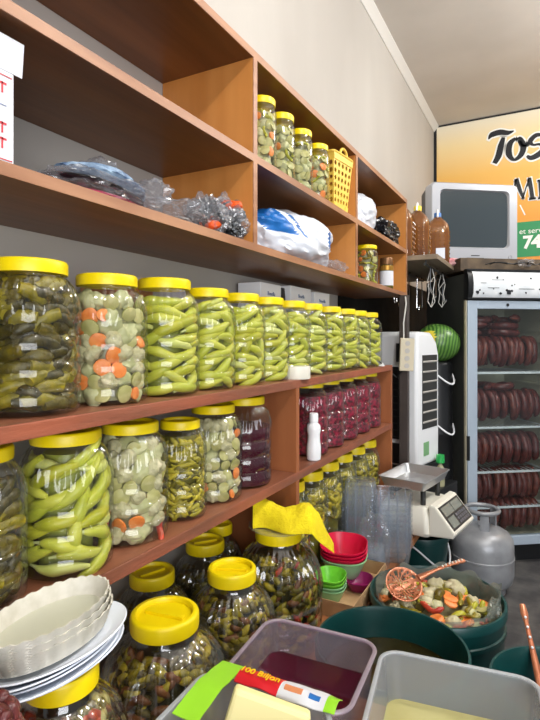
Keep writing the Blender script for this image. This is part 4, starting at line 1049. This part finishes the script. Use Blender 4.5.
for z in shz:
    b = B(); b.box((.04, .03, z-.014), (W-.04, .036, z)); b.box((.04, .03, z-.006), (.05, D-.06, z)); b.box((W-.05, .03, z-.006), (W-.04, D-.06, z))
    for k in range(16): b.tube([(.06+k*(W-.12)/15, .033, z-.003), (.06+k*(W-.12)/15, D-.06, z-.003)], .0025, 6)
    b.build('wire_shelf', M['white'], fr, smooth=False)
b = B()
for z in [.2+.075*k for k in range(20)]: b.box((W-.048, .03, z), (W-.036, D-.08, z+.012)); b.box((.036, .03, z), (.048, D-.08, z+.012))
b.build('shelf_support', M['frin'], fr, smooth=False)
# sausages
def sausage_mesh(i):
    R, r = (.100, .095, .092)[i], (.0238, .0225, .0242)[i]; n = 26; a0, a1 = math.radians(-62), math.radians(242)
    path = [(R*.85*math.cos(a0+(a1-a0)*k/(n-1)), .004*math.sin(k*.6+i), R*math.sin(a0+(a1-a0)*k/(n-1))) for k in range(n)]
    rr = [r*min(1, .35+.32*min(k, n-1-k))*(1+.03*math.sin(k*1.7+i)) for k in range(n)]
    return B().tube(path, rr, 12).mesh('sausage', M[('saus1', 'saus2', 'saus1')[i]], ang=60)
sm = [sausage_mesh(i) for i in range(3)]
fm = Matrix.Translation(fr.location) @ Matrix.Rotation(math.radians(36), 4, 'Z')
r_ = random.Random(9)
shn = ['top', 'second', 'third', 'fourth', 'bottom']
for si, z in enumerate(shz+[.157]):
    cnt = 12
    for k in range(cnt):
        x = .084+k*.0475+r_.uniform(-.004, .004)
        if x > W-.085: break
        p = fm @ Vector((x, .135+r_.uniform(-.012, .012), z+.130))
        o = link('sausage', r_.choice(sm), None, p, Euler((r_.uniform(-.08, .08), 0, math.radians(36+90)+r_.uniform(-.18, .18)), 'XYZ'))
        o.rotation_euler.rotate_axis('Y', r_.uniform(-.3, .3))
        tag(o, f'dark sausage loop standing in the row on the {shn[si]} fridge shelf', 'sausage', f'standing sausages on the {shn[si]} fridge shelf')
    lay = {0: [(.16, 0), (.17, 1), (.165, 2), (.37, 0), (.36, 1), (.38, 2)], 1: [(.16, 0), (.33, 0)], 2: []}.get(si, [])
    for x, l in lay:
        p = fm @ Vector((x, .15, z+.268+l*.047)); o = link('sausage', r_.choice(sm), None, p, (PI/2+r_.uniform(-.12, .12), 0, r_.uniform(0, 6)))
        tag(o, f'dark sausage loop lying flat on top of the {shn[si]} fridge shelf row', 'sausage', f'flat sausages on the {shn[si]} fridge shelf')

# ---------------------------------------------------------------- high board with jugs, hooks, TV
HB_ = 2.0
o = B().box((WX+.003, 3.18, HB_-.03), (-.585, 4.36, HB_)).build('jug_shelf', M['board'], loc=(-.84, 3.8, HB_), w=True, smooth=False)
tag(bevel(o, .003), 'rough grey wooden board shelf on the wall under the oil jugs', 'shelf')
tvb = thing('television', 'bulky silver tube television standing high beside the oil jugs', 'TV', (-.475, 4.02, 2.045), (0, 0, math.radians(36)))
tvb.scale = (1.08, 1.08, 1.06)
w, h, d = .62, .545, .10
rings = [[(x, y, z+h/2) for x, z, _ in rrect(w*s, h*s2, .03, 0)] for y, s, s2 in ((-.0, .975, .97), (.012, 1, 1), (.09, 1, 1))]
inner = [[(x, y, z+h/2+.028) for x, z, _ in rrect(ww, hh, .03, 0)] for y, ww, hh in ((.0, .495, .395), (.022, .475, .375))]
b = B(); b.loft([inner[1], inner[0], rings[0], rings[1], rings[2]], False, True); b.build('bezel', M['tvsilver'], tvb, ang=35)
b = B(); n = 14; g = []
for i in range(n+1):
    for j in range(n+1):
        u, v = i/n*2-1, j/n*2-1; g.append((u*.2395, .020-.014*(1-(u*u+v*v)/2), v*.19+h/2+.028))
b.add(g, [(i*(n+1)+j, (i+1)*(n+1)+j, (i+1)*(n+1)+j+1, i*(n+1)+j+1) for i in range(n) for j in range(n)]); b.build('screen', M['screen'], tvb)
b = B(); b.loft([[(x, y, z+h/2) for x, z, _ in rrect(w*s, h*s, .03, 0)] for y, s in ((.088, .985), (.2, .93), (.34, .62), (.42, .55))], True, True); b.build('back_shell', M['black'], tvb)
b = B(); b.box((-.03, -.002, .048), (.03, .002, .054)); b.box((-.06, -.002, .028), (.06, .002, .036)); b.build('buttons', M['dark'], tvb, smooth=False)
B().lathe([(.0, -.004), (.012, -.004), (.012, .002)], 20).build('power_button', M['black'], tvb, (.25, 0, .045), (PI/2, 0, 0))
# plank across the fridge top that carries the set
mxp = Matrix.Rotation(math.radians(36), 4, 'Z')
o = B().box((-.0, .05, 0), (.62, .50, .086)).build('flat_box', mat('dull_brown_box', (104, 88, 68), (74, 62, 50), rough=.8, scale=12), loc=(-.50, 3.66, 1.9775), rot=(0, 0, math.radians(36)), smooth=False)
o.location.z = 1.9575+.0
o2 = o; tag(o, 'flat brown box between the fridge canopy and the television', 'box')
# clutter on fridge top: loose black cord and crumpled bags
def on_fr(x, y, z): return fm @ Vector((x, y, z))
b = B(); r2 = random.Random(4); pts = []
for i in range(60):
    q = i/59; pts.append(on_fr(.16+.42*q+.03*math.sin(q*31), .0+.018*math.cos(q*37)+.0, 1.998+.012*abs(math.sin(q*23))))
b.tube(pts, .004, 6); tag(b.build('loose_cable', M['black'], loc=on_fr(.3, .0, 1.99), w=True), 'tangled black cord lying on the fridge top under the television', 'cord')
tag(B().add(*lump(.05, .035, .028, 91, .7, 4, 4)).build('plastic_bag', M['film'], loc=on_fr(.47, .05, 1.992), rot=(0, 0, .6), ang=20), 'scrap of clear plastic film on the fridge top beside the cord', 'bag')
tag(B().add(*lump(.055, .05, .03, 93, .5, 4, 4)).build('plastic_bag', mat('red_tinted_bag', (214, 120, 130), (230, 190, 190), rough=.4, scale=20), loc=(-.612, 3.80, HB_+.001), ang=25), 'small pinkish crumpled bag on the board under the television corner', 'bag')
# oil jugs
def jug(label, x, y, rot, capm, s=1.0):
    t = thing('oil_jug', label, 'jug', (x, y, HB_), (0, 0, rot), 'oil jugs on the wall board')
    w = .135*s; rings = []
    zs = [0, .006, .02, .05, .08, .11, .14, .17, .20, .225, .25, .268, .28]; ws = [.9, .96, 1, 1, .985, 1, .985, 1, .985, .93, .70, .42, .28]
    for z, k in zip(zs, ws): rings.append(rrect(w*k, w*k*1.05, w*k*.25, z*s*1.04, 6))
    b = B().loft(rings, True, True)
    iv, if_ = icos(1)
    for fx_, fy_, ax in ((1, 0, 'x'), (0, -1, 'y'), (-1, 0, 'x')):
        for i in range(4):
            for k in range(7):
                u = (i-1.5)*.026*s; z = (.035+k*.026)*s
                p = Vector((fx_*w*.5, u, z)) if ax == 'x' else Vector((u, fy_*w*.525, z))
                b.add([p+v*.0055*s for v in iv], if_)
    b.build('jug_body', M['oil'], t, ang=40)
    B().loft([[(p[0]*1.012, p[1]*1.012, p[2]) for p in r] for r in rings]).build('clear_shell', M['oilbottle'], t, ang=40)
    B().lathe([(.022*s, .28*s), (.022*s, .315*s), (.02*s, .318*s), (0, .318*s)], 24, cap0=True).build('cap', M[capm], t)
    b = B(); b.tube([(.0, -.045*s+.09*s*i/12, .285*s+.052*s*math.sin(PI*i/12)) for i in range(13)], .006, 8); b.build('handle', M['white'], t)
    return t
jug('amber oil jug at the board end beside the wall shelf, white handle', -.83, 3.30, .05, 'lid', 1.15)
jug('amber oil jug in the middle of the three on the board', -.765, 3.475, .1, 'lid', 1.15)
t = jug('amber oil jug with blue cap closest to the television', -.672, 3.66, .2, 'bagblue', 1.1)
B().box((-.012, -.0835, .03), (.045, -.0805, .10)).build('paper_label', M['plate'], t, smooth=False)
# rail and hooks below the board
ry = [3.24+.105*k for k in range(9)]
rl = B(); rl.tube([(-.66, 3.19, 1.945), (-.66, 4.1, 1.945)], .008, 10); rl.tube([(-.66, 3.22, 1.945), (-.66, 3.22, 1.97)], .005, 8); rl.tube([(-.66, 4.05, 1.945), (-.66, 4.05, 1.97)], .005, 8)
tag(rl.build('hook_rail', M['dark'], loc=(-.66, 3.6, 1.945), w=True), 'dark rail with meat hooks fixed under the grey board', 'rail')
rl = B(); rl.tube([(-.86, 3.22, 1.945), (-.86, 4.1, 1.945)], .008, 10); rl.tube([(-.86, 3.26, 1.945), (-.86, 3.26, 1.97)], .005, 8); rl.tube([(-.86, 4.05, 1.945), (-.86, 4.05, 1.97)], .005, 8)
tag(rl.build('hook_rail', M['dark'], loc=(-.86, 3.6, 1.945), w=True), 'second dark hook rail under the grey board closer to the wall', 'rail')
def hook(y, L, label, m='chrome', x=-.66, r=.004):
    pts = [(0, -.014*math.cos(a), .014*math.sin(a)) for a in [i*PI/8 for i in range(-3, 9)]]
    pts = [(0, .014*math.cos(PI-a*.0-i*PI*1.2/8), .0+.014*math.sin(PI-i*PI*1.2/8)) for i, a in enumerate(range(9))]
    pts = pts[::-1]
    pts = [(0, -.014, -.004)]+[(0, -.014*math.cos(i*PI/8), .014*math.sin(i*PI/8)) for i in range(9)]+[(0, .014-.01*q, -L*q) for q in (.3, .6, .9)]+[(0, .012+.022*math.cos(PI+i*PI*1.1/8)+.016, -L-.022*math.sin(i*PI*1.1/8)) for i in range(9)]
    tag(B().tube(pts, r, 6).build('hanging_hook', M[m], loc=(x, y, 1.946), rot=(0, 0, rnd.uniform(-.9, .9))), label, 'hook', 'hooks under the grey board')
for k, (y, L) in enumerate(zip(ry, (.20, .13, .22, .16, .26, .18, .22, .15, .19))):
    hook(y, L, x=-.66 if k % 2 else -.86, label=f'{("first","second","third","fourth","fifth","sixth","seventh","eighth","ninth")[k]} bent wire meat hook on the hook rails counted from the brown post')
for k, (y, L) in enumerate(((3.36, .24), (3.72, .22), (4.0, .27))):
    b = B()
    for s in (-1, 1): b.tube([(s*.006, .0, 0), (s*.02, .01*s, -L*.3), (s*.012, -.01, -L*.6), (s*.022, 0, -L*.85), (0, 0, -L)], .0022, 6)
    b.tube([(0, 0, -L), (.01, .015, -L*.7), (-.02, -.01, -L*.45), (.015, .01, -L*.2)], .002, 6)
    tag(b.build('cord_loop', M['string'], loc=(-.655, y, 1.935)), f'{("white","knotted white","tangled white")[k]} cord loop dangling from the hook rail {("close to the post","above the watermelon","close to the fridge")[k]}', 'cord')
o = B().box((WX+.002, 2.85, .62), (WX+.012, 5.66, 1.968)).build('shade_sheet', mat('painted_shade_black', (20, 20, 19), (34, 33, 30), rough=.9, scale=5, spec=.1), loc=(WX+.006, 3.8, 1.2), w=True, smooth=False)  # added sheet: the dark of the shaded wall under the board as black colour
tag(o, 'added black sheet standing in for the shade behind the hanging hooks and the air cooler', 'panel')
t = thing('hanging_plaque', 'small red-brown trapezoid frame hanging beside the fridge top', 'frame', (-.655, 4.22, 1.80), (0, 0, .5))
b = B(); q = [(-.05, -.10), (.05, -.10), (.03, .10), (-.03, .10)]
b.tube([(x, 0, z) for x, z in q], .009, 6, closed=True); b.build('frame_border', mat('red_brown_wood', (128, 58, 36), rough=.5), t)
B().loft([[(x*.9, y, z*.9) for x, z in q] for y in (-.003, .003)], True, True).build('panel', mat('dark_red_panel', (70, 30, 26), rough=.6), t, smooth=False)

# ---------------------------------------------------------------- post, strip, cooler, stand, barrel, melon
o = B().box((-.025, -.02, 0), (.025, .02, ZA-TH-.001)).build('support_post', M['post'], loc=(-.735, 3.0, 0), smooth=False); tag(bevel(o, .003), 'brown metal post supporting the end of the wall shelf', 'post')
t = thing('power_strip', 'beige power strip taped to the brown post', 'power strip', (-.722, 2.972, 1.315), (0, .04, .5))
bevel(B().box((-.04, -.022, 0), (.04, .0, .185)).build('strip_body', M['beige'], t, smooth=False), .004)
b = B()
for k in range(4):
    b.lathe([(.0, 0), (.014, 0), (.014, .002), (.0, .002)], 20, mx=Matrix.Translation((-.0, -.0225, .03+k*.042)) @ Matrix.Rotation(PI/2, 4, 'X'))
b.build('sockets', M['paperg'], t)
b = B(); b.tube([(-.02, -.01, .18), (-.025, -.012, .27), (-.015, -.012, .38), (-.02, -.01, .42)], .004, 6); b.build('cord', M['string'], t)
b = B(); b.tube([(-.02, -.01, .0), (-.05, .0, -.04), (-.16, .03, .06), (-.22, .05, .2)], .004, 6); b.build('plug_cord', M['black'], t)
SZ = .60
st = thing('appliance_stand', 'black box stand under the air cooler', 'stand', (-.80, 3.28, 0), (0, 0, -.2))
bevel(B().box((-.24, -.20, .0), (.24, .25, SZ)).build('stand_box', M['black'], st, smooth=False), .006)
ac = thing('air_cooler', 'white and black upright air cooler behind the brown post', 'air cooler', (-.84, 3.27, SZ), (0, 0, -.22))
w2, d2, h2 = .20, .155, .94
rings = [rrect(w2*2, d2*2, .03, .0, 5), rrect(w2*2, d2*2, .03, .14, 5)]
B().loft(rings, True, True).build('water_tank', M['black'], ac)
b = B(); prof = [(-.155, .14), (.155, .14), (.155, .80), (.12, .88), (.04, .935), (-.10, .94), (-.155, .93)]
b.loft([[(x, y, z) for y, z in prof] for x in (-w2, w2)], True, True)
bevel(b.build('housing', M['white'], ac, ang=30), .02, 3)
b = B(); b.box((-.19, -.163, .30), (.13, -.156, .73)); gb = b.build('rear_filter', M['black'], ac, smooth=False)
b = B()
for i in range(11): b.box((-.19, -.167, .31+i*.04), (.13, -.163, .316+i*.04))
for i in range(9): b.box((-.185+i*.038, -.167, .30), (-.180+i*.038, -.163, .73))
b.build('filter_grille', M['dark'], gb, smooth=False)
b = B(); b.box((-.19, -.162, .155), (.10, -.156, .275)); b.build('lower_panel', M['black'], ac, smooth=False)
B().lathe([(0, 0), (.022, 0), (.02, .016), (0, .016)], 24).build('knob', M['white'], ac, (-.02, -.162, .225), (PI/2, 0, 0))
b = B(); b.box((-.16, -.159, .81), (-.04, -.1555, .86)); b.build('grip_recess', M['offwhite'], ac, smooth=False)
b = B(); b.box((.07, -.165, .76), (.13, -.155, .87)); b.build('cable_hook', M['black'], ac, smooth=False)
b = B(); b.box((w2-.005, -.09, .36), (w2+.002, .12, .80)); fr_ = b.build('outlet_frame', M['dark'], ac, smooth=False)
for k in range(7): B().box((-.03, -.085, -.004), (.004, .115, .004), mx=Matrix.Translation((w2+.004, 0, .40+k*.06)) @ Matrix.Rotation(.5, 4, 'Y')).build('louver', M['paperg'], fr_, smooth=False)
B().box((w2, -.07, .20), (w2+.003, .0, .28)).build('sticker', mat('green_sticker', (120, 170, 120), rough=.5), ac, smooth=False)
t = thing('bottle', 'small bottle with green cap beside the air cooler base', 'bottle', (-.590, 3.30, SZ))
B().lathe([(.024, 0), (.026, .01), (.026, .09), (.022, .11), (.011, .13), (.011, .14)], 24, cap0=True).build('bottle_body', M['br_mix'], t)
B().lathe([(.022, .14), (.026, .145), (.024, .19), (.0, .192)], 24, cap0=True).build('cap', mat('green_cap', (40, 170, 80), rough=.3), t)
bx, by = -.70, 3.665
t = thing('barrel', 'tall black plastic barrel with white side handles behind the air cooler', 'barrel', (bx, by, 0))
B().lathe([(.115, 0), (.122, .02), (.125, .4), (.130, .41), (.130, .43), (.125, .44), (.125, .85), (.13, .86), (.13, .88), (.125, .89), (.122, 1.33), (.11, 1.345), (.0, 1.345)], 48, cap0=True).build('barrel_body', M['black'], t, ang=35)
for z in (1.26, .93):
    b = B(); b.tube([(.12*math.cos(a)*1.0+.03*math.sin(PI*(i/10)), .12*math.sin(a)-.03*math.sin(PI*i/10), z-.06*math.sin(PI*i/10)) for i, a in enumerate([-1.2+.14*k for k in range(11)])], .006, 8); b.build('handle', M['white'], t)
t = thing('watermelon', 'striped green watermelon with a yellow patch resting on the black barrel', 'watermelon', (bx+.035, by-.03, 1.345+.128), (.3, .2, .4))
iv, if_ = icos(4)
mo = B().add([Vector((v.x*.145, v.y*.128, v.z*.126)) for v in iv], if_).build('rind', M['melon'], t)
mo.data.materials.append(M['melony'])
for p in mo.data.polygons:
    if (p.center-Vector((-.09, -.085, .05))).length < .048: p.material_index = 1

# ---------------------------------------------------------------- sign on the back wall
SY = WY-.05
zt = 3.735
sg = thing('shop_sign', 'large orange shop sign with dark brush lettering filling the back wall', 'sign', (.4, SY, 1.7))
B().box((WX+.03, SY, 1.60), (2.4, SY+.03, zt)).build('sign_panel', M['signbg'], sg, w=True, smooth=False)
B().box((WX+.001, SY-.01, 1.60), (WX+.03, SY+.035, zt)).build('dark_frame', M['black'], sg, w=True, smooth=False)
B().box((WX+.001, SY-.01, zt-.001), (2.4, SY+.035, zt+.012)).build('dark_frame', M['black'], sg, w=True, smooth=False)
g0, g1 = P(524, 222, Y=SY), P(524, 257, Y=SY)
gb_ = B().box((g0.x-.35, SY-.004, g1.z), (2.35, SY, g0.z)).build('green_band', M['signgreen'], sg, w=True, smooth=False)
def stroke(bb, pts, ws, y0, grow=0, th=.003):
    """brush stroke on the sign face, points as seen on the sign"""
    q = []
    for u, v in pts:
        p = P(u, v, Y=SY); q.append(Vector((p.x, 0, p.z)))
    n = len(q); sm_ = []; sw = []
    for i in range(n-1):
        for k in range(6):
            t_ = k/6; a, b2, c, d2_ = q[max(i-1, 0)], q[i], q[i+1], q[min(i+2, n-1)]
            sm_.append(.5*((2*b2)+(c-a)*t_+(2*a-5*b2+4*c-d2_)*t_*t_+(3*b2-a-3*c+d2_)*t_**3)); sw.append(ws[i]*(1-t_)+ws[i+1]*t_)
    sm_.append(q[-1]); sw.append(ws[-1]); L = []; Rr = []
    for i, p in enumerate(sm_):
        d_ = (sm_[min(i+1, len(sm_)-1)]-sm_[max(i-1, 0)]).normalized(); nn = Vector((-d_.z, 0, d_.x)); ex = d_*(-grow if i == 0 else grow if i == len(sm_)-1 else 0)
        L.append(p+nn*(sw[i]/2+grow)+ex); Rr.append(p-nn*(sw[i]/2+grow)+ex)
    k = len(L); vs = [Vector((p.x, y0, p.z)) for p in L+Rr]+[Vector((p.x, y0-th, p.z)) for p in L+Rr]
    fs = []
    for i in range(k-1):
        fs += [(i, i+1, k+i+1, k+i), (2*k+i, 2*k+k+i, 2*k+k+i+1, 2*k+i+1), (i, 2*k+i, 2*k+i+1, i+1), (k+i, k+i+1, 3*k+i+1, 3*k+i)]
    fs += [(0, k, 3*k, 2*k), (k-1, 3*k-1, 4*k-1, 2*k-1)]
    bb.add(vs, fs)
px = 5.35/522
strokes = [([(488.5, 139.5), (492, 135), (500, 132.5), (508, 133), (514, 131)], [.6, 5.2, 5.4, 4.2, .6]),
           ([(503.5, 137.5), (501, 146), (498.5, 156), (494.5, 163.5)], [3.0, 5.6, 5.8, 4.2]),
           ([(515.5, 138.5), (510, 144), (509, 154), (514, 160), (521, 155), (523.5, 146), (520, 138.5), (517, 140)], [2.5, 5.2, 5.6, 2.4, 4.8, 5.4, 3, 1.5]),
           ([(520.5, 141), (523.5, 146), (528, 144)], [1.5, 2.4, .8]),
           ([(543, 135), (536, 135.5), (530.5, 141), (533, 145), (540, 144.5), (543.5, 149), (538, 155), (531, 158), (527, 156)], [2.5, 4, 4.5, 2.0, 2.2, 4.4, 5.4, 4.4, 2.0])]
b = B()
for pts, ws in strokes: stroke(b, pts, [w_*px for w_ in ws], SY-.0005, grow=.016)
b.build('lettering_outline', M['signwhite'], sg, w=True, smooth=False)
for grp in ((0, 2), (2, 4), (4, 5)):
    b = B()
    for pts, ws in strokes[grp[0]:grp[1]]: stroke(b, pts, [w_*px for w_ in ws], SY-.0045)
    b.build('lettering', M['inkk'], sg, w=True, smooth=False)
def sign_text(name, body, u, v, size, m, y, shear=0, off=0, parent=sg):
    p = P(u, v, Y=SY)
    put_text(name, body, size, m, parent, Vector((p.x, SY+y, p.z))-sg.location, (PI/2, 0, 0), shear=shear, off=off, ext=.001)
mi = [([(511.5, 199.5), (514, 189), (516.5, 179)], [1.2, 1.3, 1.6]), ([(516.5, 179.5), (520, 190), (523, 198.5)], [3.6, 3.2, 1.2]), ([(523, 198.5), (526, 188), (529.5, 178.5)], [1.1, 1.1, 1.2]), ([(529.5, 178), (531, 188), (532.5, 199)], [3.0, 3.4, 3.6]), ([(529, 199.2), (536, 198.4)], [1.6, 1.6]),
      ([(541, 180.5), (541.5, 190), (542, 198)], [4.4, 4.4, 4.4]), ([(537.5, 180.8), (545, 179.8)], [1.6, 1.6]), ([(538, 198.6), (546, 197.6)], [1.6, 1.6])]
b = B()
for pts, ws in mi: stroke(b, pts, [w_*px for w_ in ws], SY-.0005, grow=.010)
b.build('lettering_outline', M['signwhite'], sg, w=True, smooth=False)
for grp in ((0, 5), (5, 8)):
    b = B()
    for pts, ws in mi[grp[0]:grp[1]]: stroke(b, pts, [w_*px for w_ in ws], SY-.0045)
    b.build('lettering', M['inkk'], sg, w=True, smooth=False)
sign_text('lettering', '7', 527.6, 242.9, .17, M['signwhite'], -.006, off=.006)
sign_text('lettering', '4', 536.4, 242.1, .17, M['signwhite'], -.006, off=.006)
sign_text('lettering', 'et servis', 533, 230.8, .072, M['signwhite'], -.006)
b = B(); stroke(b, [(520, 205), (525, 215)], [.012, .012], SY-.0005); b.build('thin_line', M['signwhite'], sg, w=True, smooth=False)

# ---------------------------------------------------------------- lamps and light
def bulb_lamp(x, y, label, power):
    t = thing('ceiling_lamp', label, 'lamp', (x, y, CZ), (0, 0, 0), 'ceiling lamps')
    B().lathe([(.0, -.001), (.06, -.001), (.06, -.03), (.02, -.05), (.006, -.06), (.006, -.24), (.022, -.25), (.022, -.30), (.0, -.30)], 32).build('lamp_holder', M['lamp'], t)
    ld = bpy.data.lights.new('lamp_light', 'POINT'); ld.shadow_soft_size = .09; ld.energy = power; ld.color = (1, .985, .96)
    lo = bpy.data.objects.new('lamp_light', ld); C.objects.link(lo); lo.parent = t; lo.location = (0, 0, -.42)
bulb_lamp(.7, .1, 'ceiling lamp above the shop entrance', 80)
bulb_lamp(.8, 1.9, 'ceiling lamp over the middle of the shop', 84)
bulb_lamp(1.1, 3.9, 'ceiling lamp close to the shop sign', 100)
ld = bpy.data.lights.new('shelf_fill', 'AREA'); ld.shape = 'RECTANGLE'; ld.size = 2.6; ld.size_y = 2.2; ld.energy = 125; ld.color = (.96, .97, 1)  # added area light behind the camera, brightens shelf compartments and jar fronts
lo = bpy.data.objects.new('shelf_fill_light', ld); C.objects.link(lo); lo.location = (2.2, -1.9, 1.6); lo.rotation_euler = (math.radians(90), 0, math.radians(42))
wd = bpy.data.worlds.new('shop_surroundings'); sc.world = wd; wd.use_nodes = True
bg = wd.node_tree.nodes['Background']; bg.inputs[0].default_value = (.86, .92, 1, 1); bg.inputs[1].default_value = .33

# ---------------------------------------------------------------- camera
cd = bpy.data.cameras.new('camera'); cam = bpy.data.objects.new('camera', cd); C.objects.link(cam)
cd.sensor_fit = 'VERTICAL'; cd.sensor_height = 36; cd.lens = F/720*36; cd.shift_y = -20/720; cd.clip_start = .02
cam.location = (0, 0, CAMZ); cam.rotation_euler = (PI/2, 0, math.asin(SN))
sc.camera = cam
sc.view_settings.view_transform = 'Standard'; sc.view_settings.look = 'None'; sc.view_settings.gamma = 1; sc.view_settings.exposure = 0; sc.view_settings.use_curve_mapping = False
sc.cycles.transparent_max_bounces = 80; sc.cycles.max_bounces = 8; sc.cycles.use_denoising = True; sc.cycles.sample_clamp_indirect = 6
